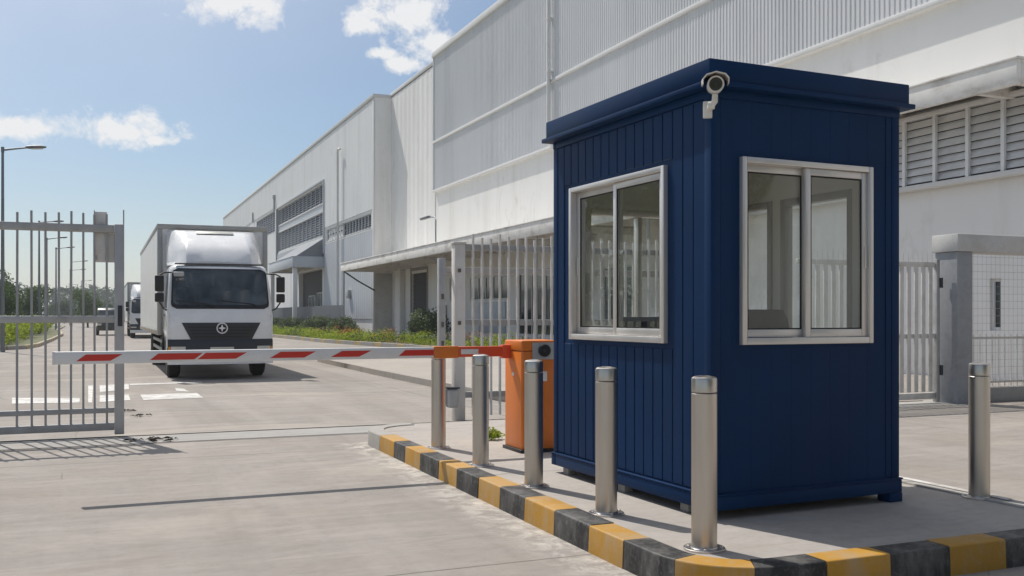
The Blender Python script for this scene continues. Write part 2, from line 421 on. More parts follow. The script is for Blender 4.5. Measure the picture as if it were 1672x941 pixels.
M['lamp_pole'] = mat('lamp_pole_steel', (0.20, 0.215, 0.235), 0.5, 0.5)
M['lamp_head'] = mat('lamp_head_grey', (0.16, 0.17, 0.185), 0.5, 0.3)
M['lamp_lens'] = mat('lamp_lens', (0.6, 0.58, 0.5), 0.3)
M['bark'] = mat('bark', (0.10, 0.08, 0.06), 0.9, var=0.3, vscale=6, stretch=(1, 1, 0.2))
M['leaf'] = leaf_mat('tree_leaves', (0.05, 0.10, 0.022), (0.12, 0.19, 0.04), 0.35)
M['yellow_flower'] = leaf_mat('yellow_flowers', (0.62, 0.42, 0.03), (0.7, 0.55, 0.06), 0.4)
M['leaf_dark'] = leaf_mat('dark_leaves', (0.04, 0.08, 0.03), (0.08, 0.135, 0.05), 0.35)
M['leaf_blue'] = leaf_mat('far_leaves', (0.06, 0.095, 0.05), (0.11, 0.15, 0.08))
M['hedge'] = leaf_mat('hedge_leaves', (0.20, 0.30, 0.025), (0.46, 0.52, 0.05), 0.45)
M['shrub'] = leaf_mat('shrub_leaves', (0.075, 0.115, 0.05), (0.18, 0.23, 0.10), 0.35)
M['cover'] = leaf_mat('ground_cover_leaves', (0.22, 0.34, 0.03), (0.42, 0.47, 0.05), 0.45)
M['flower'] = leaf_mat('orange_flowers', (0.45, 0.16, 0.04), (0.55, 0.32, 0.10))
M['dryleaf'] = mat('dry_leaf', (0.05, 0.04, 0.03), 0.9, var=0.3)
def wb(mb, name, mats, root, parent=None, **k):
    """build a part whose shape was given in site coordinates, under root (unrotated)"""
    mb.xf(Matrix.Translation(-Vector(root.location)))
    return mb.build(name, mats, parent or root, **k)

# ================================================================ SETTING
KZ = 0.16
struct(MB().box(-1500, 1500, -600, 2400, -0.6, -0.06).build('ground', M['ground'], smooth=False))
struct(MB().box(-9.5, 18.4, -25, 300, -0.5, 0.0).build('road', M['road'], smooth=False))
# sliding gate track set across the road
def sheet(poly, z, name, m, th=0.0):
    b = MB(); b.bm.faces.new([b.bm.verts.new((p[0], p[1], z)) for p in poly]); bmesh.ops.recalc_face_normals(b.bm, faces=list(b.bm.faces))
    for f in b.bm.faces:
        if f.normal.z < 0: f.normal_flip()
    return b.build(name, m, smooth=False)
struct(sheet([(-9.4, 11.42), (2.9, 11.36), (12.8, 11.3), (12.8, 12.22), (2.9, 12.26), (-9.4, 12.3)], 0.004, 'track_strip', M['patch']))
b = MB(); b.box(-9.4, 12.4, 12.13, 12.16, 0.0, 0.012); b.box(-9.4, 12.4, 11.40, 11.415, 0.0, 0.008)
struct(b.build('gate_track', M['rail'], smooth=False))

def marking(polys, z=0.005):
    b = MB()
    for p in polys:
        f = b.bm.faces.new([b.bm.verts.new((q[0], q[1], z)) for q in p])
        f.normal_update()
        if f.normal.z < 0: f.normal_flip()
    return struct(b.build('road_marking', M['marking'], smooth=False))
marking([[(0.62,18.49),(1.58,18.53),(1.59,17.38),(0.63,17.26)], [(1.27,19.13),(1.47,18.89),(1.44,19.72),(1.30,19.95)]])
marking([[(-0.05,21.24),(0.5,21.58),(0.47,19.96),(-0.04,19.37)], [(-0.04,18.62),(0.43,18.57),(0.43,17.35),(-0.04,17.17)],
         [(-0.26,21.33),(-0.17,21.29),(-0.15,17.1),(-0.21,17.12)], [(-1.42,18.65),(-0.35,18.07),(-0.34,17.18),(-1.32,17.35)]])
marking([[(0.52,21.57),(1.95,21.58),(1.91,21.25),(0.51,21.1)]])

# island with painted kerb
def arc(cx, cy, r, a0, a1, n):
    return [(cx + r*math.cos(R(a0 + (a1-a0)*i/n)), cy + r*math.sin(R(a0 + (a1-a0)*i/n))) for i in range(n+1)]
XL, XR, YF, YB = 2.66, 5.68, 3.93, 10.9
per = arc(XL+0.62, YB-0.62, 0.62, 90, 180, 8) + arc(XL+0.5, YF+0.5, 0.5, 180, 270, 8) + arc(XR-0.5, YF+0.5, 0.5, 270, 360, 8) + [(XR, YB)]
def offs(poly, d):
    out = []
    n = len(poly)
    for i, p in enumerate(poly):
        a = Vector(poly[(i-1) % n]); c = Vector(poly[(i+1) % n])
        t = (c - a).normalized(); nrm = Vector((-t.y, t.x))
        out.append((p[0] + nrm.x*d, p[1] + nrm.y*d))
    return out
inner = offs(per, 0.17)
inner[0] = (per[0][0], YB-0.17); inner[-1] = (XR-0.17, YB)
isl = [(x, y) for x, y in offs(per, 0.1)]
isl[0] = (per[0][0], YB); isl[-1] = (XR-0.1, YB)
b = MB(); b.prism(isl, 0.0, KZ-0.012)
struct(b.build('traffic_island', M['island'], smooth=False))
# resample the perimeter by arc length into painted blocks
pts = [Vector(p) for p in per]
cum = [0]
for i in range(1, len(pts)): cum.append(cum[-1] + (pts[i]-pts[i-1]).length)
def at(s):
    s = max(0, min(cum[-1], s))
    for i in range(1, len(cum)):
        if s <= cum[i] + 1e-9:
            k = (s - cum[i-1]) / max(1e-9, cum[i]-cum[i-1]); p = pts[i-1].lerp(pts[i], k)
            t = (pts[i]-pts[i-1]).normalized(); return p, Vector((-t.y, t.x))
def s_of_left(y):   # arc position of a point on the straight left edge
    return cum[8] + (YB-0.62) - y
cuts = [0.0, 0.45, s_of_left(9.87), s_of_left(9.34), s_of_left(8.95), s_of_left(8.48), s_of_left(7.96), s_of_left(7.49), s_of_left(7.0), s_of_left(6.56), s_of_left(6.1),
        s_of_left(5.63), s_of_left(5.15), s_of_left(4.74), s_of_left(4.26)]
s_cor = cuts[-1]
while cuts[-1] + 0.42 < cum[-1] - 0.2: cuts.append(cuts[-1] + 0.415)
cuts.append(cum[-1])
cols = [0, 0, 0, 3] + [1 if i % 2 else 2 for i in range(60)]
b = MB()
for i in range(len(cuts)-1):
    s0, s1 = cuts[i] + 0.0015, cuts[i+1] - 0.0015
    mi = [0, 0, 0][i] if i < 1 else (0 if i == 1 else (3 if i == 2 else (2 if (i-3) % 2 == 0 else 1)))
    if at(0.5*(s0+s1))[0].x > XR-0.02: mi = 0     # the far right edge is bare concrete
    n = max(2, int((s1-s0)/0.07))
    V = []
    jz = random.uniform(-0.003, 0.003); jo = random.uniform(-0.003, 0.003)
    for k in range(n+1):
        p, nr = at(s0 + (s1-s0)*k/n)
        prof = [(0.0-0.006+jo, 0.0), (0.0+jo, KZ-0.012), (0.003+jo, KZ-0.004), (0.008+jo, KZ-0.001), (0.016+jo, KZ+jz), (0.165, KZ+jz), (0.17, KZ-0.02)]
        V.append([b.bm.verts.new((p.x + nr.x*o, p.y + nr.y*o, z)) for o, z in prof])
    for k in range(n):
        for q in range(len(prof)-1):
            f = b.bm.faces.new((V[k][q], V[k+1][q], V[k+1][q+1], V[k][q+1])); f.material_index = mi
    for ring in (V[0], V[-1]):
        f = b.bm.faces.new(ring); f.material_index = mi
bmesh.ops.recalc_face_normals(b.bm, faces=list(b.bm.faces))
struct(b.build('kerb', [M['kerb_raw'], M['kerb_yellow'], M['kerb_black'], M['kerb_yellow']], ang=50))
struct(sheet([(XR-0.085, 4.75), (XR-0.015, 4.75), (XR-0.015, 10.6), (XR-0.085, 10.6)], KZ+0.006, 'kerb_marking', M['marking']))
struct(sheet([(XR+0.03, 4.4), (XR+0.11, 4.4), (XR+0.11, 10.8), (XR+0.03, 10.8)], 0.006, 'yellow_line', M['yellow_line']))

# raised pavement on the far right of the road
pp = [(5.98, 17.0), (5.95, 22.5), (6.05, 29.6)] + arc(6.65, 29.7, 0.6, 180, 90, 5) + [(9.8, 30.3), (11.6, 30.0), (14.0, 24.0), (14.0, 14.2), (6.4, 14.2), (6.0, 14.8)]
b = MB(); b.prism(pp, 0.0, 0.13, bev=0.015)
struct(b.build('pavement', M['pave'], smooth=False))

# planted bed along the factory and island of the left hedge
bed = [(9.6, 100), (9.9, 80), (10.3, 64.8), (10.65, 50.5), (11.4, 44.6), (12.3, 38), (13.2, 35.2), (14.6, 34.2), (16.6, 34.2), (16.6, 100)]
b = MB(); b.prism([(x+0.1 if x < 16 else x, y) for x, y in bed], 0.0, 0.13); struct(b.build('garden_bed', M['soil'], smooth=False))
def kerb_along(path, name, w, h, seglen, mats, seed=1, closed=False):
    rnd = random.Random(seed); b = MB()
    P = [Vector(p) for p in path]; i = 0
    for a, c in zip(P[:-1], P[1:]):
        L = (c-a).length; n = max(1, int(L/seglen)); t = (c-a).normalized(); nr = Vector((-t.y, t.x))
        for k in range(n):
            p0 = a + t*(L*k/n + 0.004); p1 = a + t*(L*(k+1)/n - 0.004)
            q = [p0, p1, p1 - nr*w, p0 - nr*w]
            z = h + rnd.uniform(-0.006, 0.006)
            b.hexa([(v.x, v.y, 0.0) for v in q] + [(v.x, v.y, z) for v in q], mi=i % len(mats), bev=0.01); i += 1
    bmesh.ops.recalc_face_normals(b.bm, faces=list(b.bm.faces))
    return struct(b.build(name, mats, smooth=False))
kerb_along(bed[:8][::-1], 'garden_kerb', 0.16, 0.18, 0.8, [M['kerb_raw'], M['kerb_raw'], worn_paint('faded_yellow', (0.5, 0.36, 0.13), (0.42, 0.39, 0.35), 0.8)], 3)
lisl = [(-9.4, 44.4), (-4.6, 44.4), (-3.7, 44.9), (-3.1, 46.0), (-2.8, 48.5), (-2.7, 60), (-2.7, 76), (-3.3, 90), (-4.0, 100), (-4.6, 140), (-9.4, 140)]
b = MB(); b.prism([(x-0.1, y+0.1) for x, y in lisl], 0.0, 0.12); struct(b.build('verge', M['ground'], smooth=False))
kerb_along(lisl[:-1][::-1], 'verge_kerb', -0.16, 0.16, 0.8, [M['kerb_raw'], worn_paint('faded_yellow_kerb', (0.5, 0.36, 0.13), (0.42, 0.39, 0.35), 0.8)], 4)

# ================================================================ GUARD BOOTH
BW, BL, BZ, BT = 1.55, 2.09, 0.21, 2.957
booth = thing('guard_booth', 'navy blue metal guard booth with white sliding windows on the island', 'guard booth', (3.416, 5.006, 0), R(2.1))
T = 0.05
WZ0, WZ1 = 1.22, 2.385
def wall_with_hole(b, axis, pos0, pos1, a0, a1, z0, z1, h):
    """box wall with a rectangular opening h=(ha0,ha1,hz0,hz1)"""
    for (s0, s1, t0, t1) in ((a0, a1, z0, h[2]), (a0, a1, h[3], z1), (a0, h[0], h[2], h[3]), (h[1], a1, h[2], h[3])):
        if axis == 'x': b.box(s0, s1, pos0, pos1, t0, t1)
        else: b.box(pos0, pos1, s0, s1, t0, t1)
Z0, Z1 = BZ+0.09, 2.79
H_front = (0.24, 1.28, WZ0+0.02, WZ1-0.02); H_left = (0.50, 1.775, WZ0+0.02, WZ1-0.02)
def two_holes(b, p0, p1, a0, a1, z0, z1):
    wall_with_hole(b, 'y', p0, p1, a0, 1.17, z0, z1, (0.37, 1.11, z0, 2.29))
    wall_with_hole(b, 'y', p0, p1, 1.17, a1, z0, z1, (1.22, 1.93, 0.96, 2.29))
H_back = (0.28, 1.27, 1.05, 2.25); H_right = (0.75, 1.45, 0.30, 2.28)
# front wall (camera's right face): smooth sheet with a few vertical seams
def cladding(b, axis, out, a0, a1, z0, z1, h, pitch, gap, d, bev):
    n = max(1, round((a1-a0)/pitch)); p = (a1-a0)/n
    for i in range(n):
        s0, s1 = a0+i*p+gap/2, a0+(i+1)*p-gap/2
        spans = [(z0, z1)]
        if h and s1 > h[0] and s0 < h[1]: spans = [(z0, h[2]), (h[3], z1)]
        for t0, t1 in spans:
            ss = [(s0, s1)]
            for q0, q1 in ss:
                if axis == 'x': b.box(q0, q1, out-d, out+0.004, t0, t1, bev, seg=1)
                else: b.box(out-d, out+0.004, q0, q1, t0, t1, bev, seg=1)
b = MB(); wall_with_hole(b, 'x', 0.010, T, 0.06, BW-0.06, Z0, Z1, H_front)
for (s0, s1) in ((0.072, 0.150), (BW-0.118, BW-0.072)): b.box(s0, s1, 0.004, 0.02, Z0+0.02, Z1-0.06, 0.002)
cladding(b, 'x', 0.0105, 0.1505, BW-0.1185, Z0+0.02, Z1-0.06, (0.20, 1.32, WZ0-0.03, WZ1+0.03), 0.16, 0.0014, 0.0016, 0.0005)
b.build('wall', [M['navy']], booth, smooth=False)
b = MB(); wall_with_hole(b, 'y', 0.012, T, 0.06, BL-0.06, Z0, Z1, H_left)
cladding(b, 'y', 0.012, 0.19, BL-0.06, Z0+0.02, Z1-0.06, (0.455, 1.82, WZ0-0.035, WZ1+0.035), 0.118, 0.009, 0.007, 0.003)
b.box(0.004, 0.014, 0.07, 0.185, Z0+0.02, Z1-0.06, 0.002)
b.build('wall', [M['navy']], booth, smooth=False)
b = MB(); wall_with_hole(b, 'x', BL-T, BL-0.012, 0.06, BW-0.06, Z0, Z1, H_back); b.build('wall', [M['navy']], booth, smooth=False)
b = MB(); two_holes(b, BW-T, BW-0.012, 0.06, BL-0.06, Z0, Z1); b.build('wall', [M['navy']], booth, smooth=False)
# interior lining
b = MB()
for ax, p0, p1, a0, a1, h in (('x', T+0.002, T+0.02, T+0.022, BW-T-0.022, H_front), ('y', T+0.002, T+0.02, T+0.002, BL-T-0.002, H_left),
                              ('x', BL-T-0.02, BL-T-0.002, T+0.022, BW-T-0.022, H_back)):
    wall_with_hole(b, ax, p0, p1, a0, a1, Z0+0.005, Z1-0.05, h)
two_holes(b, BW-T-0.02, BW-T-0.002, T+0.002, BL-T-0.002, Z0+0.005, Z1-0.05)
b.build('lining', M['cream'], booth, smooth=False)
for x in (0, BW-0.07):
    for y in (0, BL-0.07):
        b = MB(); b.box(x, x+0.07, y, y+0.07, BZ+0.10, 2.79, 0.006); b.build('corner_post', M['navy'], booth)
b = MB()   # base beam: skirt frame with a lip on its upper edge
for (x0, x1, y0, y1) in ((-0.012, BW+0.012, -0.012, 0.06), (-0.012, BW+0.012, BL-0.06, BL+0.012), (-0.012, 0.06, 0.061, BL-0.061), (BW-0.06, BW+0.012, 0.061, BL-0.061)):
    b.box(x0, x1, y0, y1, BZ, BZ+0.085, 0.004)
for (x0, x1, y0, y1) in ((-0.017, BW+0.017, -0.017, 0.05), (-0.017, BW+0.017, BL-0.05, BL+0.017), (-0.017, 0.05, 0.051, BL-0.051), (BW-0.05, BW+0.017, 0.051, BL-0.051)):
    b.box(x0, x1, y0, y1, BZ+0.087, BZ+0.099, 0.003)
b.build('base_beam', M['navy'], booth)
b = MB(); b.box(0.062, BW-0.062, 0.062, BL-0.062, BZ+0.02, BZ+0.092); b.build('floor', M['wood'], booth, smooth=False)
for x in (0.03, BW-0.11):
    for y in (0.28, 1.05, BL-0.2):
        b = MB(); b.box(x, x+0.07, y, y+0.09, KZ-0.012, BZ+0.001, 0.004); b.build('foot', M['fconc'], booth)
for x in (-0.014, BW-0.10):
    for y in (-0.014, BL-0.10):
        b = MB(); b.box(x, x+0.114, y, y+0.114, KZ-0.012+(0.005 if x < 0 else 0.0), BZ-0.002, 0.004)
        if x > 0: b.build('foot', M['navy'], booth)
        else: b.bm.free()
# roof: body top rail, projecting lip and flat fascia
b = MB()
for (x0, x1, y0, y1) in ((-0.002, BW+0.002, -0.002, 0.05), (-0.002, BW+0.002, BL-0.05, BL+0.002), (-0.002, 0.05, 0.051, BL-0.051), (BW-0.05, BW+0.002, 0.051, BL-0.051)):
    b.box(x0, x1, y0, y1, 2.735, 2.788, 0.002)
b.build('top_rail', M['navy'], booth)
b = MB(); b.box(-0.045, BW+0.045, -0.045, BL+0.045, 2.822, BT, 0.008); rf = b.build('roof', M['navy'], booth)
b = MB(); b.box(-0.072, BW+0.072, -0.072, BL+0.072, 2.790, 2.8215, 0.005); b.build('roof_lip', M['navy'], booth)
b = MB(); b.box(-0.1, BW+0.1, -0.1, BL+0.1, 2.7885, 2.7895); b.bm.free()
b = MB(); b.box(0.08, BW-0.08, 0.08, BL-0.08, 2.72, 2.74); b.build('ceiling', M['cream'], booth, smooth=False)

def frame_rect(b, a0, a1, z0, z1, w, p0, p1, axis, bev=0.004, wb_=None):
    wb_ = wb_ or w
    def bx(s0, s1, t0, t1):
        if axis == 'x': b.box(s0, s1, p0, p1, t0, t1, bev)
        else: b.box(p0, p1, s0, s1, t0, t1, bev)
    bx(a0, a0+w, z0, z1); bx(a1-w, a1, z0, z1)
    bx(a0+w+0.0005, a1-w-0.0005, z1-w, z1); bx(a0+w+0.0005, a1-w-0.0005, z0, z0+wb_)
def sliding_window(axis, a0, a1, z0, z1, out, sgn, front_first):
    """out: outer plane coordinate, sgn: +1 when the inside lies at larger coordinate"""
    b = MB()
    d = lambda k: out + sgn*k
    def fr(w, k0, k1, A0, A1, Z_0, Z_1, bb, wbot=None):
        frame_rect(bb, A0, A1, Z_0, Z_1, w, min(d(k0), d(k1)), max(d(k0), d(k1)), axis, 0.004, wbot)
    fr(0.036, -0.022, 0.028, a0, a1, z0, z1, b, 0.042)          # outer frame standing proud of the wall
    fr(0.016, 0.029, 0.07, a0+0.02, a1-0.02, z0+0.022, z1-0.022, b)
    w = b.build('window', M['alu'], booth)
    mid = (a0+a1)/2
    for i, (s0, s1) in enumerate(((a0+0.037, mid+0.022), (mid-0.022, a1-0.037))):
        k = 0.0 if (i == 0) == front_first else 0.032
        b = MB(); fr(0.044, k, k+0.028, s0, s1, z0+0.044, z1-0.038, b, 0.05)
        s = b.build('sash', M['alu'], w)
        b = MB()
        q = (d(k+0.012), d(k+0.016))
        if axis == 'x': b.box(s0+0.040, s1-0.040, min(q), max(q), z0+0.09, z1-0.078)
        else: b.box(min(q), max(q), s0+0.040, s1-0.040, z0+0.09, z1-0.078)
        b.build('pane', M['glass'], w, smooth=False)
        b = MB()
        hh = s0+0.012 if i == 0 else s1-0.026
        g = (d(k-0.008), d(k+0.001))
        if axis == 'x': b.box(hh, hh+0.014, min(g), max(g), (z0+z1)/2-0.09, (z0+z1)/2+0.05, 0.002)
        else: b.box(min(g), max(g), hh, hh+0.014, (z0+z1)/2-0.09, (z0+z1)/2+0.05, 0.002)
        b.build('handle', M['alu'], w)
        b = MB(); gg = (d(k+0.004), d(k+0.0112))
        frame_rect(b, s0+0.0445, s1-0.0445, z0+0.0945, z1-0.0825, 0.008, min(gg), max(gg), axis, 0)
        b.build('gasket', M['rubber'], w, smooth=False)
sliding_window('x', 0.222, 1.297, WZ0, WZ1, 0.0, 1, False)
sliding_window('y', 0.483, 1.792, WZ0, WZ1, 0.0, 1, True)
# glazed side door and fixed window on the far side, back window: all seen through the front panes
b = MB(); frame_rect(b, 0.26, 1.29, 1.03, 2.27, 0.05, BL-0.075, BL+0.01, 'x'); b.box(0.755, 0.795, BL-0.07, BL, 1.085, 2.215, 0.004)
w = b.build('window', M['alu'], booth)
b = MB(); b.box(0.312, 0.753, BL-0.04, BL-0.035, 1.082, 2.218); b.box(0.797, 1.238, BL-0.04, BL-0.035, 1.082, 2.218); b.build('pane', M['glass'], w, smooth=False)
b = MB(); frame_rect(b, 0.36, 1.12, 0.302, 2.30, 0.055, BW-0.072, BW+0.006, 'y'); b.box(BW-0.05, BW-0.01, 0.416, 1.064, 0.358, 0.96)
dr = b.build('door', M['bronze'], booth)
b = MB(); b.box(BW-0.035, BW-0.03, 0.417, 1.063, 0.962, 2.243); b.build('pane', M['glass'], dr, smooth=False)
b = MB(); b.tube([(BW+0.004, 0.39, 1.2), (BW+0.05, 0.39, 1.2), (BW+0.05, 0.51, 1.2)], 0.009, 8); b.build('handle', M['chrome'], dr)
b = MB(); frame_rect(b, 1.21, 1.94, 0.95, 2.30, 0.05, BW-0.085, BW+0.006, 'y')
w = b.build('window', M['bronze'], booth)
b = MB(); b.box(BW-0.04, BW-0.035, 1.262, 1.888, 1.002, 2.248); b.build('pane', M['glass'], w, smooth=False)
# furniture inside, seen through the panes
Mb = booth.matrix_basis.copy()
def inbooth(x, y, z): return Matrix.Translation((3.416, 5.006, 0)) @ Matrix.Rotation(R(2.1), 4, 'Z') @ Vector((x, y, z))
dk = thing('desk', 'brown laminate desk inside the booth under the side window', 'desk', inbooth(0.35, 1.1, BZ+0.092), R(2.1))
b = MB(); b.box(-0.27, 0.2, -0.75, 0.75, 0.70, 0.73, 0.004); b.build('desktop', M['wood'], dk)
for y in (-0.72, 0.70):
    b = MB(); b.box(-0.25, 0.15, y, y+0.022, 0.0, 0.70); b.build('side_panel', M['wood'], dk)
ch = thing('office_chair', 'dark office chair whose backrest shows through the front window', 'chair', inbooth(0.62, 0.62, BZ+0.092), R(196))
b = MB(); b.box(-0.23, 0.23, -0.22, 0.22, 0.43, 0.52, 0.04, seg=3); b.build('seat', M['darkfab'], ch)
b = MB()
rows = []
for i in range(9):
    t_ = i/8; z = 0.62 + 0.52*t_; w_ = 0.285*(1-0.25*max(0, t_-0.6)/0.4) if t_ < 0.999 else 0.17
    rows.append([(w_*u, 0.20 + 0.05*t_ - 0.05*(1-u*u)*-1, z) for u in (-1, -0.8, -0.5, 0, 0.5, 0.8, 1)])
b.slab(rows, (0, 0.06, 0.0)); b.build('backrest', M['darkfab'], ch)
b = MB(); b.tube([(0, 0, 0.08), (0, 0, 0.43)], 0.03, 12); b.build('column', M['black'], ch)
b = MB(); b.tube([(0, 0.1, 0.44), (0, 0.27, 0.46), (0, 0.30, 0.66)], 0.022, 8); b.build('back_bracket', M['black'], ch)
for k in range(5):
    a = 2*math.pi*k/5
    b = MB(); b.tube([(0, 0, 0.1), (0.27*math.cos(a), 0.27*math.sin(a), 0.07)], [0.03, 0.018], 8); lg = b.build('leg', M['black'], ch)
    b = MB(); b.lathe([(0.028, -0.012), (0.028, 0.012)], (0.27*math.cos(a), 0.27*math.sin(a), 0.029), 12, 'x'); b.build('castor', M['black'], lg)
mon = thing('monitor', 'black monitor on the desk behind the side window', 'monitor', inbooth(0.42, 1.45, BZ+0.092+0.73), R(-60))
b = MB(); b.box(-0.22, 0.22, -0.012, 0.012, 0.09, 0.36, 0.004); b.build('screen', M['black'], mon)
b = MB(); b.box(-0.02, 0.02, 0.014, 0.03, 0.0, 0.22, 0.003); b.box(-0.1, 0.1, -0.06, 0.08, 0.0, 0.012, 0.004); b.build('stand', M['black'], mon)

# ---- surveillance camera on the booth corner
cam_t = thing('security_camera', 'white bullet security camera bracketed to the booth corner', 'security camera', inbooth(-0.0, -0.0, 2.672), R(2.1-34))
b = MB(); b.box(-0.052, 0.008, -0.022, 0.012, -0.075, 0.035, 0.006); 
b.build('wall_plate', M['camera_white'], cam_t)
b = MB()
b.tube([(-0.01, -0.02, -0.015), (-0.005, -0.075, -0.012), (0.02, -0.10, 0.015), (0.022, -0.10, 0.06)], [0.022, 0.022, 0.021, 0.018], 12)
b.lathe([(0.0, -0.022), (0.024, -0.022), (0.026, 0.0), (0.024, 0.022), (0.0, 0.022)], (-0.002, -0.08, -0.008), 14, 'x')
b.build('arm', M['camera_white'], cam_t)
tilt = Matrix.Translation((0.022, -0.10, 0.118)) @ Matrix.Rotation(R(8), 4, 'X')
b = MB(); b.lathe([(0.0, 0.10), (0.045, 0.10), (0.052, 0.09), (0.054, -0.06), (0.054, -0.10), (0.051, -0.108), (0.044, -0.108), (0.042, -0.098), (0.0, -0.098)], (0, 0, 0), 28, 'y'); b.xf(tilt); b.build('body', M['camera_white'], cam_t)
b = MB(); b.lathe([(0.0, -0.0985), (0.041, -0.0985), (0.041, -0.102), (0.022, -0.102), (0.02, -0.106), (0.0, -0.106)], (0, 0, 0), 24, 'y'); b.xf(tilt); b.build('lens', M['lens'], cam_t); cam_t.scale = (0.92, 0.92, 0.92)
b = MB()
sec = [(-0.086, 0.004), (-0.086, 0.036), (-0.062, 0.062), (-0.02, 0.072), (0.0, 0.078), (0.02, 0.072), (0.062, 0.062), (0.086, 0.036), (0.086, 0.004)]
rows = [[(x, y, z) for x, z in sec] for y in (-0.145, -0.06, 0.03, 0.10)]
rows[0] = [(x*0.97, y_, z) for (x, z), y_ in zip(sec, (-0.115, -0.135, -0.147, -0.15, -0.15, -0.15, -0.147, -0.135, -0.115))]
V = b.grid(rows); W_ = b.grid([[(p[0]*0.93, p[1], p[2]-0.006) for p in r] for r in rows])
for k in range(len(sec)-1):
    for a_, c_ in ((V[0], W_[0]), (V[-1], W_[-1])): b.bm.faces.new((a_[k], a_[k+1], c_[k+1], c_[k]))
for i in range(3):
    for k in (0, -1): b.bm.faces.new((V[i][k], V[i+1][k], W_[i+1][k], W_[i][k]))
bmesh.ops.recalc_face_normals(b.bm, faces=list(b.bm.faces)); b.xf(tilt); b.build('hood', M['camera_white'], cam_t)

# ================================================================ BOLLARDS
BL_ = [(2.94, 8.80, 'stainless bollard under the orange end of the barrier arm'),
       (2.92, 7.63, 'stainless bollard left of the orange cabinet, below the red arm end'),
       (2.92, 6.54, 'stainless bollard standing in front of the orange barrier cabinet'),
       (2.94, 5.46, 'stainless bollard before the ribbed side wall of the navy booth'),
       (2.98, 4.43, 'largest, nearest stainless bollard at the rounded kerb corner'),
       (5.57, 4.95, 'lone stainless bollard on the island edge right of the booth')]
def make_bollard():
    t = thing('bollard', '', 'bollard', (0, 0, 0), 0, 'stainless steel bollards on the island')
    b = MB(); b.lathe([(0.0685, 0.0), (0.0685, 0.835), (0.066, 0.838)], n=48); b.build('tube', M['steel'], t)
    b = MB(); b.lathe([(0.066, 0.842), (0.0685, 0.845), (0.0685, 0.912), (0.066, 0.920), (0.055, 0.926), (0.03, 0.931), (0.0, 0.933)], n=48); b.build('cap', M['steel'], t)
    b = MB(); b.lathe([(0.112, 0.0), (0.112, 0.009), (0.109, 0.012), (0.073, 0.012), (0.0695, 0.018), (0.0695, 0.0)], n=48); fl = b.build('base_flange', M['steel_flange'], t)
    for k in range(4):
        a = math.pi/4 + k*math.pi/2
        b = MB(); b.lathe([(0.0085, 0.012), (0.0085, 0.019), (0.006, 0.021), (0.0, 0.021)], (0.091*math.cos(a), 0.091*math.sin(a), 0), 6); b.build('bolt', M['steel_flange'], fl)
    return t
b0 = make_bollard()
for i, (x, y, lab) in enumerate(BL_):
    o = b0 if i == 0 else copy_tree(b0)
    o.location = (x, y, KZ - (0.012 if True else 0)); o['label'] = lab; o.rotation_euler = (0, 0, random.uniform(0, 1.5))

# ================================================================ BARRIER
AY = 8.45
bar = thing('barrier_gate', 'orange parking barrier with lowered white arm striped in red', 'barrier', (3.66, 8.42, KZ-0.012))
hx0, hx1, hy0, hy1 = 3.525, 3.90, 8.16, 8.56
b = MB(); b.prism([(hx0, hy0+0.016), (hx0+0.016, hy0), (hx1-0.016, hy0), (hx1, hy0+0.016), (hx1, hy1), (hx0, hy1)], KZ+0.02, 1.075, bev=0.004); wb(b, 'housing', M['orange'], bar)
b = MB(); b.box(hx0-0.006, hx1+0.006, hy0-0.006, hy1+0.006, 1.080, 1.175, 0.014, seg=3); wb(b, 'lid', M['orange'], bar)
b = MB(); b.box(hx0+0.06, hx1-0.06, hy0-0.004, hy0+0.01, 0.24, 0.94, 0.003); wb(b, 'service_door', M['orange'], bar)
b = MB(); b.box(hx0-0.02, hx1+0.02, hy0-0.02, hy1+0.02, KZ-0.012, KZ+0.018, 0.004); wb(b, 'base_plate', M['black'], bar)
b = MB(); b.box(hx0+0.10, hx0+0.33, hy0-0.014, hy0-0.0065, 1.0, 1.155, 0.004)
pl = wb(b, 'dial_plate', M['plate_grey'], bar)
b = MB(); b.lathe([(0.0, -0.03), (0.052, -0.03), (0.058, -0.024), (0.058, 0.0)], (hx0+0.215, hy0-0.0145, 1.082), 28, 'y'); wb(b, 'dial', M['black'], bar, pl)
b = MB(); b.lathe([(0.0, -0.006), (0.014, -0.006), (0.018, 0.0)], (hx0+0.205, hy0-0.0450, 1.082), 16, 'y'); wb(b, 'dial_hub', M['tdark'], bar, pl)
az0, az1 = 1.018, 1.118
ax0 = -0.355
b = MB(); b.box(ax0, 2.77, AY-0.03, AY+0.03, az0, az1, 0.007); arm = wb(b, 'arm', M['white_paint'], bar)
lk = MB(); lk.lathe([(0.0, -0.008), (0.016, -0.008), (0.019, 0.0)], (hx0-0.0005, hy0+0.2, 0.86), 16, 'x'); wb(lk, 'lock', M['chrome'], bar)
lk = MB(); lk.box(hx0+0.11, hx0+0.25, hy0-0.0062, hy0-0.0042, 0.80, 0.89, 0.0005); wb(lk, 'rating_plate', M['label'], bar)
b = MB(); b.box(ax0-0.006, ax0+0.012, AY-0.032, AY+0.032, az0-0.002, az1+0.002, 0.004); wb(b, 'end_cap', M['white_paint'], bar, arm)
def stripe(p):
    b = MB(); b.prism(p, AY-0.0325, AY-0.0302, 'y'); wb(b, 'red_stripe', M['red'], bar, arm, smooth=False)
zs0, zs1 = az0+0.024, az1-0.024
for (a, c, e, f_) in ((-0.19, 0.06, 0.15, -0.12), (0.355, 0.70, 0.765, 0.42), (0.725, 1.03, 1.12, 0.79), (1.31, 1.60, 1.70, 1.40), (1.83, 2.08, 2.19, 1.93), (2.44, 2.765, 2.765, 2.50)):
    stripe([(a, zs0), (c, zs0), (e, zs1), (f_, zs1)])
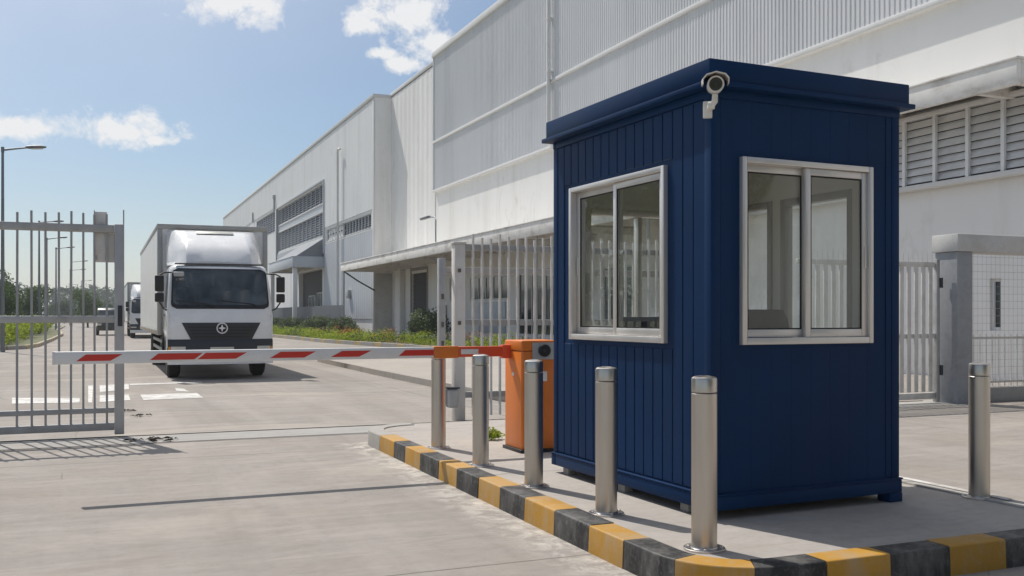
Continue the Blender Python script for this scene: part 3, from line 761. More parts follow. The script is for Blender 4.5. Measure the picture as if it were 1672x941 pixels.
b = MB(); b.box(2.771, 3.005, AY-0.036, AY+0.036, az0-0.004, az1+0.006, 0.006); wb(b, 'arm_sleeve', M['orange'], bar)
b = MB(); b.box(3.006, 3.524, AY-0.028, AY+0.028, az0+0.004, az1, 0.006); am = wb(b, 'arm_mount', M['orange_red'], bar)
b = MB(); b.box(3.03, 3.20, AY-0.0305, AY-0.0282, az0+0.03, az1-0.024, 0.001); wb(b, 'sticker', M['label'], bar, am)
b = MB(); b.box(3.44, 3.5245, AY-0.04, AY+0.04, az0-0.014, az1+0.012, 0.006); wb(b, 'pivot_bracket', M['orange_red'], bar)

# ================================================================ LEFT SLIDING GATE
GY = 12.2
sg = thing('sliding_gate', 'grey steel bar gate slid open at the left of the roadway', 'gate', (-1.5, GY, 0.0))
for (z0, z1) in ((2.36, 2.45), (1.32, 1.40), (0.28, 0.34), (0.08, 0.165)):
    b = MB(); b.box(-4.6, 0.128, GY-0.03, GY+0.03, z0, z1, 0.006); wb(b, 'rail', M['gate_grey'] if z0 < 1 else M['galv'], sg)
b = MB(); b.box(0.13, 0.235, GY-0.045, GY+0.045, 0.03, 2.46, 0.006); ps = wb(b, 'post', M['galv'], sg)
b = MB(); b.box(0.165, 0.215, GY-0.058, GY-0.046, 1.28, 1.52, 0.004); b.box(0.178, 0.202, GY-0.07, GY-0.059, 1.36, 1.44, 0.004); wb(b, 'lock', M['tdark'], sg, ps)
xs = [-4.5 + 0.135*i for i in range(26)] + [-0.88, -0.73, -0.59, -0.45, -0.33, -0.2, -0.08, 0.05]
xs = [x for i, x in enumerate(xs) if i >= 26 or x < -0.97]
for i, x in enumerate(xs):
    b = MB(); tp = 2.56 + random.uniform(0, 0.04); j = random.uniform(-0.006, 0.006)
    b.hexa([(x-0.012, GY-0.012, 0.10), (x+0.012, GY-0.012, 0.10), (x+0.012, GY+0.012, 0.10), (x-0.012, GY+0.012, 0.10),
            (x+j-0.012, GY-0.012, tp), (x+j+0.012, GY-0.012, tp), (x+j+0.012, GY+0.012, tp), (x+j-0.012, GY+0.012, tp)])
    wb(b, 'bar', M['gate_grey'], sg, smooth=False)
b = MB(); b.box(0.222, 0.236, GY-0.008, GY+0.008, 2.461, 2.63); wb(b, 'spike', M['gate_grey'], sg)
for x in (-2.2, -4.3):
    b = MB(); b.lathe([(0.03, -0.02), (0.055, -0.016), (0.055, 0.016), (0.03, 0.02)], (x, GY, 0.066), 20, 'y'); wb(b, 'roller', M['rail'], sg)
sn = thing('gate_sign', 'blank weathered grey metal plate fixed behind the gate top by its post', 'sign', (0.05, GY+0.06, 2.0))
b = MB(); b.box(-0.085, 0.165, GY+0.035, GY+0.050, 2.02, 2.37, 0.003); wb(b, 'plate', M['sign_grey'], sn)
b = MB(); b.box(-0.085, 0.05, GY+0.051, GY+0.066, 2.20, 2.605, 0.003); wb(b, 'upper_plate', M['sign_grey'], sn)
b = MB(); b.box(-0.09, -0.08, GY+0.032, GY+0.075, 2.02, 2.62, 0.002); wb(b, 'edge_strip', M['galv'], sn)
b = MB(); b.box(-0.075, -0.055, GY+0.016, GY+0.0345, 2.05, 2.10); b.box(0.03, 0.05, GY+0.016, GY+0.0345, 2.05, 2.10); wb(b, 'bracket', M['galv'], sn)

# ================================================================ RIGHT-HAND PERIMETER
wp = thing('gate_pillar', 'white square concrete gate post with rust stains beside the far fence', 'gate post', (4.4, 12.35, 0))
b = MB(); b.box(4.33, 4.48, 12.27, 12.42, 0.0, 2.36, 0.012); wb(b, 'shaft', M['white_post'], wp)
b = MB(); b.box(4.315, 4.495, 12.262, 12.43, 2.361, 2.39, 0.008); wb(b, 'cap', M['white_post'], wp)
for z in (1.28, 1.98):
    b = MB(); b.box(4.37, 4.41, 12.245, 12.269, z, z+0.05, 0.005); wb(b, 'hinge', M['rail'], wp)
sp = thing('latch_post', 'thin galvanised latch post with lock plates left of the white post', 'gate post', (4.13, 12.25, 0))
b = MB(); b.box(4.085, 4.175, 12.20, 12.29, 0.0, 2.16, 0.005); wb(b, 'shaft', M['galv'], sp)
for z in (1.25, 1.62, 1.0):
    b = MB(); b.box(4.115, 4.15, 12.190, 12.199, z, z+0.07, 0.003); wb(b, 'lock_plate', M['rail'], sp)
bn = thing('letter_box', 'small grey metal box strapped to the thin latch post', 'box', (4.22, 12.2, 0.2))
b = MB(); b.box(4.18, 4.33, 12.10, 12.24, 0.19, 0.44, 0.03, seg=3); wb(b, 'casing', M['plate_grey'], bn)
b = MB(); b.box(4.17, 4.34, 12.092, 12.245, 0.441, 0.462, 0.006); wb(b, 'lid', M['tdark'], bn)
fr = thing('steel_fence', 'pale steel bar fence running right from the white gate post', 'fence', (6.5, 12.32, 0))
for (z0, z1) in ((2.28, 2.365), (1.27, 1.35), (0.30, 0.38)):
    b = MB(); b.box(4.485, 9.0, 12.30, 12.35, z0, z1, 0.005); wb(b, 'rail', M['gate_rail'], fr)
b = MB(); b.box(4.16, 9.0, 12.46, 12.51, 1.97, 2.06, 0.005); wb(b, 'brace_rail', M['gate_rail'], fr)
x = 4.59
while x < 8.9:
    b = MB(); b.box(x-0.014, x+0.014, 12.266, 12.298, 0.06, 2.46 + random.uniform(-0.02, 0.05)); wb(b, 'bar', M['gate_pale'], fr, smooth=False); x += 0.1295
b = MB(); b.box(8.95, 9.05, 12.26, 12.36, 0.0, 2.45, 0.005); wb(b, 'post', M['gate_pale'], fr)

st = thing('slatted_gate', 'white vertical slat gate hinged on the grey-blue concrete pillar', 'gate', (11.5, 11.8, 0))
for (z0, z1) in ((2.18, 2.26), (1.04, 1.12), (0.07, 0.17)):
    b = MB(); b.box(9.6, 12.32, 11.80, 11.85, z0, z1, 0.005); wb(b, 'rail', M['gate_pale'], st)
x = 12.20
while x > 9.65:
    b = MB(); b.box(x-0.036, x+0.036, 11.772, 11.798, 0.19, 2.175, 0.004); wb(b, 'slat', M['gate_pale'], st)
    x -= 0.15
x = 12.28
sb = MB()
while x > 9.65:
    sb.tube([(x, 11.83, 2.255), (x, 11.83, 2.42 + random.uniform(-0.02, 0.02))], [0.008, 0.003], 5); x -= 0.1
o = wb(sb, 'spike_row', M['gate_pale'], st)
b = MB(); b.box(12.325, 12.39, 11.77, 11.86, 0.02, 2.3, 0.005); hp = wb(b, 'hinge_stile', M['galv'], st)
for z in (0.45, 1.85):
    b = MB(); b.tube([(12.405, 11.76, z), (12.405, 11.76, z+0.16)], 0.028, 12); wb(b, 'hinge', M['tdark'], st, hp)
pt = thing('gate_portal', 'blue-grey concrete portal with pale lintel at the right edge', 'gateway', (14.5, 11.7, 0))
b = MB(); b.box(12.47, 12.80, 11.50, 11.95, 0.0, 2.42, 0.012); wb(b, 'pillar', M['pillar'], pt)
b = MB(); b.box(17.2, 17.6, 11.50, 11.95, 0.0, 2.42, 0.012); wb(b, 'pillar', M['pillar'], pt)
b = MB(); b.box(12.44, 17.64, 11.46, 11.99, 2.423, 2.70, 0.012); wb(b, 'lintel', M['lintel'], pt)
b = MB(); b.box(12.805, 17.195, 11.58, 11.84, 0.0, 0.24, 0.012); wb(b, 'plinth', M['fconc'], pt)
mf = thing('wire_mesh_fence', 'wire mesh panel over low pickets filling the concrete portal', 'fence', (15, 11.7, 0.24))
b = MB()
x = 12.83
while x < 17.18:
    b.tube([(x, 11.70, 0.245), (x, 11.70, 2.40)], 0.0022, 4, cap=False); x += 0.10
z = 0.32
while z < 2.4:
    b.tube([(12.81, 11.705, z), (17.19, 11.705, z)], 0.0022, 4, cap=False); z += 0.12
wb(b, 'mesh_panel', M['wire'], mf, smooth=False)
for z in (0.30, 1.02):
    b = MB(); b.box(12.81, 17.19, 11.715, 11.74, z, z+0.04); wb(b, 'rail', M['gate_pale'], mf)
x = 12.95; b = MB()
while x < 17.1:
    b.box(x-0.009, x+0.009, 11.7405, 11.756, 0.245, 1.10); x += 0.14
wb(b, 'picket_row', M['gate_pale'], mf, smooth=False)
# ================================================================ FACTORY
fac = thing('factory_building', 'long white and grey corrugated factory hall with louvres and canopies', 'factory', (18, 50, 0))
FX, FC = 18.0, 16.8
YA, YB1, YC = 54.4, 63.8, 152.0     # section limits along the road
def ribbed(x, y0, y1, z0, z1, pitch, depth, back=0.05, holes=()):
    """vertical-rib cladding sheet facing -X (trapezoid profile) as a closed shell"""
    b = MB(); n = max(1, round((y1-y0)/pitch)); p = (y1-y0)/n
    prof = []
    for i in range(n):
        s = y0+i*p
        prof += [(s, 0), (s+0.42*p, 0), (s+0.52*p, -depth), (s+0.90*p, -depth)]
    prof.append((y1, 0))
    lo = [(x+d, y, z0) for y, d in prof]; hi = [(x+d, y, z1) for y, d in prof]
    b.grid([lo, hi])
    b.bm.faces.new([b.bm.verts.new(q) for q in ((x+back, y0, z0), (x+back, y1, z0), (x+back, y1, z1), (x+back, y0, z1))])
    for yy in (y0, y1):
        b.bm.faces.new([b.bm.verts.new(q) for q in ((x, yy, z0), (x, yy, z1), (x+back, yy, z1), (x+back, yy, z0))])
    b.bm.faces.new([b.bm.verts.new(q) for q in ((x-depth, y0, z1), (x-depth, y1, z1), (x+back, y1, z1), (x+back, y0, z1))])
    b.bm.faces.new([b.bm.verts.new(q) for q in ((x-depth, y0, z0), (x-depth, y1, z0), (x+back, y1, z0), (x+back, y0, z0))])
    return b
def holed_wall(x0, x1, y0, y1, z0, z1, holes):
    """solid wall with rectangular openings (ya,yb,za,zb); openings must not overlap in y"""
    b = MB(); hs = sorted(holes); y = y0
    for (ya, yb, za, zb) in hs:
        if ya > y: b.box(x0, x1, y, ya, z0, z1)
        if za > z0: b.box(x0, x1, ya, yb, z0, za)
        if zb < z1: b.box(x0, x1, ya, yb, zb, z1)
        y = yb
    if y < y1: b.box(x0, x1, y, y1, z0, z1)
    return b
# near hall: lower wall with openings under the canopy, grey cladding above
door_h = (56.0, 59.2, 0.0, 4.05)
win_h = [(50.3, 51.9, 2.25, 3.5), (43.4, 48.6, 2.2, 3.42), (36.2, 42.2, 0.5, 3.5), (31.4, 33.8, 1.0, 3.3)]
small_h = (15.42, 15.72, 1.08, 2.22)
wb(holed_wall(FX, FX+0.35, -14, YA, 0.0, 8.62, win_h + [small_h]), 'wall', M['fwhite'], fac, smooth=False)
wb(holed_wall(FX, FX+0.35, YA+0.002, YB1, 0.0, 16.1, [door_h]), 'wall', M['fwhite'], fac, smooth=False)
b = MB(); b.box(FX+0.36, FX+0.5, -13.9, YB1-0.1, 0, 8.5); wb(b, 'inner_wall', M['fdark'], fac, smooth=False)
b = MB(); b.box(FX+0.1, FX+0.36, -14, YA, 8.63, 16.55); wb(b, 'wall', M['fgrey'], fac, smooth=False)
for (z0, z1) in ((8.75, 11.44), (11.60, 16.45)):
    wb(ribbed(FX-0.10, -14, YA, z0, z1, 0.17, 0.016, 0.12), 'cladding', M['fgrey'], fac, ang=20)
for (z0, z1) in ((8.60, 8.745), (11.445, 11.595)):
    b = MB(); b.box(FX-0.19, FX+0.02, -14, YA+0.03, z0, z1, 0.015); wb(b, 'flashing', M['ftrim'], fac)
b = MB(); b.box(FX-0.17, FX+0.02, YA-0.06, YA+0.031, 8.75, 16.5, 0.01); wb(b, 'flashing', M['fgrey'], fac)
b = MB(); b.box(FX-0.24, FX+0.6, -14, YA+0.06, 16.46, 16.78, 0.03); wb(b, 'coping', M['ftrim'], fac)
b = MB(); b.box(FX-0.10, FX+0.6, YA+0.07, YB1, 16.16, 16.4, 0.03); wb(b, 'coping', M['ftrim'], fac)
b = MB(); b.box(FX-0.03, FX+0.3, YA+0.07, YB1, 16.105, 16.155); wb(b, 'gap_shade_strip', M['fdark'], fac, smooth=False)  # solid strip, coloured dark to stand for the shade under the coping
wb(ribbed(FX-0.045, YA+0.04, YB1-0.05, 4.9, 16.09, 0.9, 0.012, 0.04), 'cladding', M['fwhite'], fac, ang=20)
# roof decks behind the parapets
b = MB(); b.box(FX+0.61, FX+60, -14, YB1, 15.8, 16.0); b.box(FC+0.4, FX+60, YB1+0.1, YC, 15.3, 15.5); wb(b, 'roof', M['fconc'], fac, smooth=False)
b = MB(); b.box(FX+0.4, FX+60, -14.3, -14.0, 0, 15.9); b.box(FC+0.4, FX+60, YC, YC+0.3, 0, 15.9); wb(b, 'end_wall', M['fwhite'], fac, smooth=False)
# far hall
big = (79.7, 103.0, 7.9, 12.45); strip = (64.6, 79.0, 7.35, 8.45); porch = (80.6, 91.0, 0.0, 5.3); far_l = (104.5, 118.0, 10.2, 12.6); far_s = (121.0, 146.0, 10.4, 12.2)
wb(holed_wall(FC, FC+0.4, 79.352, 103.5, 6.5, 16.0, [big]), 'wall', M['fpale'], fac, smooth=False)
wb(holed_wall(FC, FC+0.4, 103.502, YC, 0.0, 16.0, [far_l, far_s]), 'wall', M['fpale'], fac, smooth=False)
wb(holed_wall(FC, FC+0.4, YB1, 79.35, 0.0, 16.0, [(64.6, 79.0, 7.35, 8.446)]), 'wall', M['fpale'], fac, smooth=False)
wb(holed_wall(FC, FC+0.4, 79.352, 103.5, 0.0, 6.498, [(80.6, 91.0, 0.0, 5.3)]), 'wall', M['fpale'], fac, smooth=False)
b = MB(); b.box(FC+0.03, FX-0.003, YB1-0.06, YB1-0.003, 0, 16.0); b.box(FX+0.36, FX+1.3, YB1+0.01, YB1+0.3, 0, 16.05); wb(b, 'return_wall', M['fwhite'], fac, smooth=False)
b = MB(); b.box(FC-0.12, FC+1.15, YB1-0.09, YC, 16.003, 16.28, 0.03); wb(b, 'coping', M['ftrim'], fac)
for (y0, y1, z0, z1) in ((YB1+0.3, 79.6, 8.6, 15.95), (79.6, 103.1, 12.6, 15.95), (103.2, YC-0.1, 12.8, 15.95)):
    wb(ribbed(FC-0.04, y0, y1, z0, z1, 0.45, 0.012, 0.035), 'cladding', M['fpale'], fac, ang=20)
wb(ribbed(FC-0.05, YB1+0.3, 79.6, 1.2, 7.22, 0.6, 0.015, 0.045), 'cladding', M['fblue'], fac, ang=20)
wb(ribbed(FC-0.05, 79.7, 103.0, 6.55, 7.75, 0.6, 0.015, 0.045), 'cladding', M['fblue'], fac, ang=20)
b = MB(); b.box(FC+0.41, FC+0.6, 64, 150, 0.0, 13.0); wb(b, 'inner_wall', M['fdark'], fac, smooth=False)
b = MB(); b.box(FC-0.07, FC+0.028, YB1-0.065, YB1+0.28, 0.3, 15.98, 0.01); wb(b, 'corner_flashing', M['ftrim'], fac)
# louvre groups
def louver(y0, y1, z0, z1, x, pitch, mull, m, frame=True, blade_d=0.16):
    b = MB()
    z = z0 + 0.05
    while z < z1 - 0.04:
        b.hexa([(x-0.02, y0, z), (x+0.01, y0, z), (x+0.01, y1, z), (x-0.02, y1, z),
                (x+blade_d-0.03, y0, z+pitch*0.96), (x+blade_d, y0, z+pitch*0.96), (x+blade_d, y1, z+pitch*0.96), (x+blade_d-0.03, y1, z+pitch*0.96)]); z += pitch
    bmesh.ops.recalc_face_normals(b.bm, faces=list(b.bm.faces))
    lv = wb(b, 'louver', m, fac, smooth=False)
    n = max(1, round((y1-y0)/mull))
    for i in range(n+1):
        yy = y0 + (y1-y0)*i/n
        b = MB(); b.box(x-0.09, x-0.022, yy-0.045, yy+0.045, z0, z1); wb(b, 'mullion', m, fac, lv, smooth=False)
    if frame:
        b = MB(); b.box(x-0.12, x+0.1, y0-0.06, y1+0.06, z0-0.12, z0-0.001, 0.01); b.box(x-0.12, x+0.1, y0-0.06, y1+0.06, z1+0.001, z1+0.10, 0.01)
        wb(b, 'frame', M['ftrim'], fac, lv)
    return lv
louver(80.0, 102.7, 10.75, 12.35, FC+0.15, 0.20, 1.9, M['louver'])
louver(80.0, 102.7, 8.05, 9.98, FC+0.15, 0.20, 1.9, M['louver'])
b = MB(); b.box(FC+0.08, FC+0.2, 79.75, 102.95, 10.08, 10.62); wb(b, 'spandrel', M['fblue'], fac, smooth=False)
b = MB(); b.box(FC-0.16, FC+0.05, 79.55, 79.70, 6.5, 12.6, 0.01); b.box(FC-0.16, FC+0.05, 103.0, 103.15, 6.5, 12.6, 0.01); b.box(FC-0.16, FC+0.05, 79.702, 102.998, 12.46, 12.598, 0.01); wb(b, 'reveal', M['fblue'], fac)
louver(64.7, 72.8, 7.42, 8.35, FC+0.12, 0.15, 0.9, M['louver'])
louver(73.2, 78.9, 7.42, 8.35, FC+0.12, 0.5, 0.9, M['louver_w'])
louver(104.7, 117.8, 10.3, 12.5, FC+0.12, 0.25, 1.6, M['louver'])
louver(121.2, 145.8, 10.5, 12.1, FC+0.12, 0.25, 1.6, M['louver_w'])
louver(4.0, 24.5, 4.50, 6.05, FX-0.16, 0.185, 0.93, M['louver_w'], blade_d=0.10)
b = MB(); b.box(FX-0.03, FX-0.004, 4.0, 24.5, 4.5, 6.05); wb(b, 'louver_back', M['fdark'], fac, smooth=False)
# window panes and door leaf
def window(h, panes, x=FX):
    ya, yb, za, zb = h
    b = MB(); frame_rect(b, ya, yb, za, zb, 0.07, x+0.06, x+0.16, 'y', 0.004)
    for i in range(1, panes):
        yy = ya+(yb-ya)*i/panes; b.box(x+0.065, x+0.155, yy-0.03, yy+0.03, za+0.07, zb-0.07)
    w = wb(b, 'window', M['ftrim'], fac)
    b = MB(); b.box(x+0.10, x+0.115, ya+0.065, yb-0.065, za+0.065, zb-0.065); wb(b, 'pane', M['fglass'], fac, w, smooth=False)
window(win_h[0], 2); window(win_h[1], 5); window(win_h[2], 4); window(win_h[3], 2); window(small_h, 1)
b = MB(); b.box(FX-0.06, FX-0.002, 43.6, 47.2, 0.55, 2.1, 0.01); wb(b, 'wall_panel', M['panelblue'], fac)
b = MB(); b.box(FX+0.14, FX+0.2, 56.0, 59.2, 0.0, 4.05)
for i in range(14): b.box(FX+0.11, FX+0.139, 56.02, 59.18, 0.1+i*0.28, 0.32+i*0.28, 0.01)
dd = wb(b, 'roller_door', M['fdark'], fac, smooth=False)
b = MB(); b.box(FX-0.05, FX+0.0, 55.8, 55.995, 0, 4.2, 0.01); b.box(FX-0.05, FX, 59.205, 59.4, 0, 4.2, 0.01); b.box(FX-0.05, FX, 55.8, 59.4, 4.205, 4.4, 0.01); wb(b, 'door_frame', M['fconc'], fac, dd)
for (yy, w_) in ((61.2, 1.1), (66.2, 0.0)):
    if w_:
        b = MB(); b.box(FX-0.35, FX-0.002, yy-w_/2, yy+w_/2, 0, 4.3, 0.02); wb(b, 'pier', M['fwhite'], fac)
b = MB(); b.box(FC+0.035, FX-0.006, YB1-0.10, YB1-0.063, 0, 4.25, 0.005); wb(b, 'pier', M['lintel'], fac)
b = MB(); b.box(FX-0.25, FX-0.002, 52.4, 53.4, 1.0, 2.0, 0.02); wb(b, 'electrical_cabinet', M['plate_grey'], fac)
b = MB(); b.box(FC-0.30, FC-0.06, 70.2, 70.9, 2.7, 3.3, 0.02); wb(b, 'air_conditioner', M['plate_grey'], fac)
# loading canopy along the near hall
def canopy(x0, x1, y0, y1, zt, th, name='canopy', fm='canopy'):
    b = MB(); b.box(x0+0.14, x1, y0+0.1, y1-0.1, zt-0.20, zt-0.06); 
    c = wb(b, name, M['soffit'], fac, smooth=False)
    b = MB(); b.box(x0, x0+0.13, y0, y1, zt-th, zt, 0.012); b.box(x0+0.131, x1, y1-0.13, y1, zt-th, zt, 0.012); b.box(x0+0.131, x1, y0, y0+0.13, zt-th, zt, 0.012)
    wb(b, 'fascia', M[fm], fac, c)
    b = MB(); b.box(x0-0.03, x1, y0-0.03, y1+0.03, zt+0.001, zt+0.05, 0.008); wb(b, 'edge_cap', M[fm], fac, c)
    y = y0+1.2
    while y < y1-0.5:
        b = MB(); b.box(x0+0.15, x1-0.01, y-0.07, y+0.07, zt-th+0.06, zt-0.205); y += 3.1
        wb(b, 'beam', M['canopy'], fac, c, smooth=False)
    return c
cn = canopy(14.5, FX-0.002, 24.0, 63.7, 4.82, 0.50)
for i, y in enumerate((24.6, 32.5, 40.9, 63.3)):
    b = MB(); b.tube([(14.62, y, 0.1), (14.62, y, 4.33)], 0.045, 10); wb(b, 'canopy_post', M['galv'], fac, cn)
b = MB(); b.tube([(14.56, 63.0, 4.3), (15.5, 63.1, 3.7), (FC-0.1, 63.4, 3.1)], 0.05, 8); wb(b, 'stay_rod', M['tdark'], fac, cn)
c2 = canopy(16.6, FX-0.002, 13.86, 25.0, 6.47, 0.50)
# entrance porch on the far hall
c3 = canopy(14.2, FC-0.002, 79.7, 92.0, 6.2, 0.85, fm='fblue')
b = MB(); b.hexa([(14.5, 79.9, 6.26), (FC-0.06, 79.9, 6.26), (FC-0.06, 91.8, 6.26), (14.5, 91.8, 6.26), (14.6, 80.1, 6.34), (FC-0.06, 80.0, 7.75), (FC-0.06, 91.7, 7.75), (14.6, 91.6, 6.34)]); wb(b, 'awning', M['fence_dark'], fac, c3, smooth=False)
for y in (80.0, 91.4):
    b = MB(); b.box(14.3, 14.65, y, y+0.35, 0.05, 5.34, 0.01); wb(b, 'porch_column', M['fpale'], fac, c3)
window((81.2, 84.4, 0.6, 3.4), 2, FC+0.25); window((85.2, 88.0, 0.1, 3.2), 2, FC+0.25)
# downpipes and vent pole
b = MB(); b.tube([(FX-0.27, 38.15, 8.8), (FX-0.27, 38.15, 16.4), (FX-0.1, 38.15, 16.7)], 0.085, 12)
dp = wb(b, 'downpipe', M['ftrim'], fac)
for z in (9.6, 11.9, 14.2, 16.0):
    b = MB(); b.box(FX-0.37, FX-0.1, 38.04, 38.26, z, z+0.06); wb(b, 'pipe_clip', M['ftrim'], fac, dp, smooth=False)
b = MB(); b.tube([(FC-0.3, 73.46, 0.2), (FC-0.3, 73.46, 13.9), (FC-0.3, 73.2, 14.05), (FC-0.3, 72.7, 13.95)], 0.09, 10); wb(b, 'vent_pipe', M['ftrim'], fac)
b = MB(); b.tube([(FC-0.15, 104.2, 12.4), (FC-0.15, 104.2, 14.0)], 0.09, 8); b.box(FC-0.3, FC-0.0, 104.0, 104.4, 13.7, 14.1); wb(b, 'vent_pipe', M['galv'], fac)
b = MB(); b.tube([(FC-0.15, 120, 12.6), (FC-0.15, 120, 13.8)], 0.09, 8); wb(b, 'vent_pipe', M['galv'], fac)
# wall lamp above canopy
wl = thing('wall_lamp', 'slim street lamp rising from the loading canopy roof', 'lamp', (14.7, 44.4, 4.85))
b = MB(); b.tube([(14.7, 44.4, 4.86), (14.7, 44.4, 6.0), (14.7, 44.65, 6.15), (14.7, 45.5, 6.22)], 0.03, 8); wb(b, 'pole', M['lamp_pole'], wl)
b = MB(); b.box(14.6, 14.8, 45.4, 46.7, 6.17, 6.29, 0.04, seg=3); wb(b, 'lamp_head', M['lamp_head'], wl)
# picket fence before the far hall
pf = thing('picket_fence', 'low grey picket fence in front of the far factory porch', 'fence', (13.9, 80, 0))
for z in (0.55, 1.95):
    b = MB(); b.box(15.2, 15.25, 66, 98, z, z+0.06); wb(b, 'rail', M['gate_grey'], pf, smooth=False)
b = MB(); y = 66.0
while y < 98: b.box(15.18, 15.20, y, y+0.07, 0.13, 2.15); y += 0.13
o = wb(b, 'picket_row', M['fence_dark'], pf, smooth=False)

# ================================================================ TRUCKS
def truck(label):
    t = thing('box_truck', label, 'truck', (2.43, 22.3, 0), 0, 'white box trucks queuing on the road')
    HW = 1.13
    # side profile of the cab: (y, z, bow weight)
    prof = [(0.02, 0.70, 1), (0.0, 0.86, 1), (-0.01, 1.20, 1), (0.02, 1.50, 1), (0.07, 1.60, 1), (0.19, 2.0, .9), (0.33, 2.40, .8), (0.40, 2.49, .7), (0.52, 2.535, .5), (0.9, 2.555, 0), (1.72, 2.55, 0)]
    def fy(x, z):       # y of the front surface at (x, z)
        for (y0, z0, w0), (y1, z1, w1) in zip(prof[:-1], prof[1:]):
            if z0 <= z <= z1 + 1e-6:
                k = (z-z0)/max(1e-6, z1-z0); y = y0+(y1-y0)*k; w = w0+(w1-w0)*k
                return y + w*0.13*abs(x/HW)**2.6
        return 0
    us = [-1, -0.985, -0.96, -0.91, -0.84, -0.7, -0.45, -0.2, 0, 0.2, 0.45, 0.7, 0.84, 0.91, 0.96, 0.985, 1]
    b = MB(); rows = []
    for u in us:
        r = []
        e = max(0, (abs(u)-0.84)/0.16)
        for (y, z, w) in prof:
            hw = HW * (1 if z < 1.55 else 1 - 0.06*(z-1.55)/1.0)
            yy = y + w*0.13*abs(u)**2.6 + (0.09*(1-math.sqrt(max(0, 1-e*e))) if w > 0 else 0)
            zz = z - (0.11*(1-math.sqrt(max(0, 1-e*e))) if z > 2.3 else 0)
            r.append((u*hw, yy, zz))
        rows.append(r)
    V = b.grid(rows)
    for s, u in ((0, -1), (-1, 1)):      # side walls with a wheel arch
        top = V[s]
        arch = []
        for k in range(9):
            a = math.pi*k/8; arch.append((1.30-0.56*math.cos(a), 0.52+0.56*math.sin(a)))
        loop = list(top)
        low = [(1.72, 0.62)] + arch[::-1] + [(0.62, 0.52), (0.12, 0.52)]
        ext = [b.bm.verts.new((u*HW, y, z)) for y, z in low]
        b.bm.faces.new(loop + ext)
    bmesh.ops.recalc_face_normals(b.bm, faces=list(b.bm.faces))
    b.box(-HW+0.06, HW-0.06, 1.66, 1.715, 0.7, 2.5); b.box(-HW+0.1, HW-0.1, 0.2, 1.6, 0.72, 0.80)
    cab = wb_l(b, 'cab', M['tw'], t, ang=40)
    def patch(name, m, z0, z1, wfun, off, th, parent, n=12, nz=8, x0=None):
        b = MB(); rows = []
        for i in range(nz+1):
            z = z0+(z1-z0)*i/nz; a, c = wfun(z)
            rows.append([(a+(c-a)*k/n, fy(a+(c-a)*k/n, z)-off, z) for k in range(n+1)])
        b.slab(rows, (0, th, 0)); return wb_l(b, name, m, parent, ang=50)
    def rounded(z0, z1, h0, h1, r):
        def f(z):
            h = h0+(h1-h0)*(z-z0)/(z1-z0); d = min(z-z0, z1-z); c = 0
            if d < r: c = r-math.sqrt(max(0, r*r-(r-d)**2))
            return (-h+c, h-c)
        return f
    sur = patch('windscreen_surround', M['black'], 1.555, 2.455, rounded(1.555, 2.455, 1.055, 1.01, 0.12), 0.008, 0.05, t, nz=18)
    wsn = patch('windscreen', M['twind'], 1.64, 2.425, rounded(1.64, 2.425, 1.015, 0.975, 0.09), 0.016, 0.02, t, nz=18)
    for (xa, xb, zb_) in ((-0.95, -0.18, 1.66), (0.0, 0.80, 1.66)):
        b = MB(); b.tube([(xb, fy(xb, 1.60)-0.03, 1.60), (xb-0.12, fy(xb, 1.64)-0.035, 1.66), (xa, fy(xa, 1.74)-0.03, 1.735)], [0.016, 0.014, 0.009], 6); wb_l(b, 'wiper', M['black'], t)
    gr = patch('grille', M['tdark'], 0.86, 1.25, lambda z: (-0.64-0.20*(z-0.86)/0.39, 0.64+0.20*(z-0.86)/0.39), 0.012, 0.05, t)
    for z in (0.93, 1.00, 1.07, 1.14):
        w = 0.56+0.22*(z-0.86)/0.39
        b = MB(); rows = [[(x_*w/6, fy(x_*w/6, z)-0.030, zz) for x_ in range(-6, 7)] for zz in (z, z+0.028)]; b.slab(rows, (0, 0.018, 0)); wb_l(b, 'grille_bar', M['black'], t, gr)
    # round emblem: ring with a four-pointed star
    ey = fy(0, 1.13)-0.05
    b = MB(); b.lathe([(0.098, -0.012), (0.120, -0.012), (0.124, 0.0), (0.120, 0.012), (0.098, 0.012), (0.098, -0.012)], (0, ey, 1.13), 28, 'y', cap=False)
    star = []
    for k in range(8):
        a = math.pi/4*k; r = 0.088 if k % 2 == 0 else 0.030; star.append((r*math.cos(a), 1.13+r*math.sin(a)))
    b.prism(star, ey-0.008, ey+0.02, 'y'); wb_l(b, 'emblem', M['chrome'], t, gr)
    # bumper
    b = MB(); rows = []
    for (z, dy) in ((0.36, 0.10), (0.40, 0.0), (0.50, -0.06), (0.82, -0.06), (0.885, -0.03)):
        rows.append([(u*1.12, dy + 0.16*abs(u)**2.6, z) for u in us])
    b.slab(rows, (0, 0.22, 0)); bp_ = wb_l(b, 'bumper', M['tdark'], t, ang=30)
    b = MB(); rows = [[(u*1.122, -0.078+0.16*abs(u)**2.6, z) for u in us] for z in (0.34, 0.52)]; b.slab(rows, (0, 0.08, 0)); wb_l(b, 'bumper_skirt', M['tw'], t, bp_)
    b = MB(); b.box(-0.25, 0.25, -0.085, -0.0675, 0.61, 0.715, 0.004); wb_l(b, 'licence_plate', M['plate'], t, bp_)
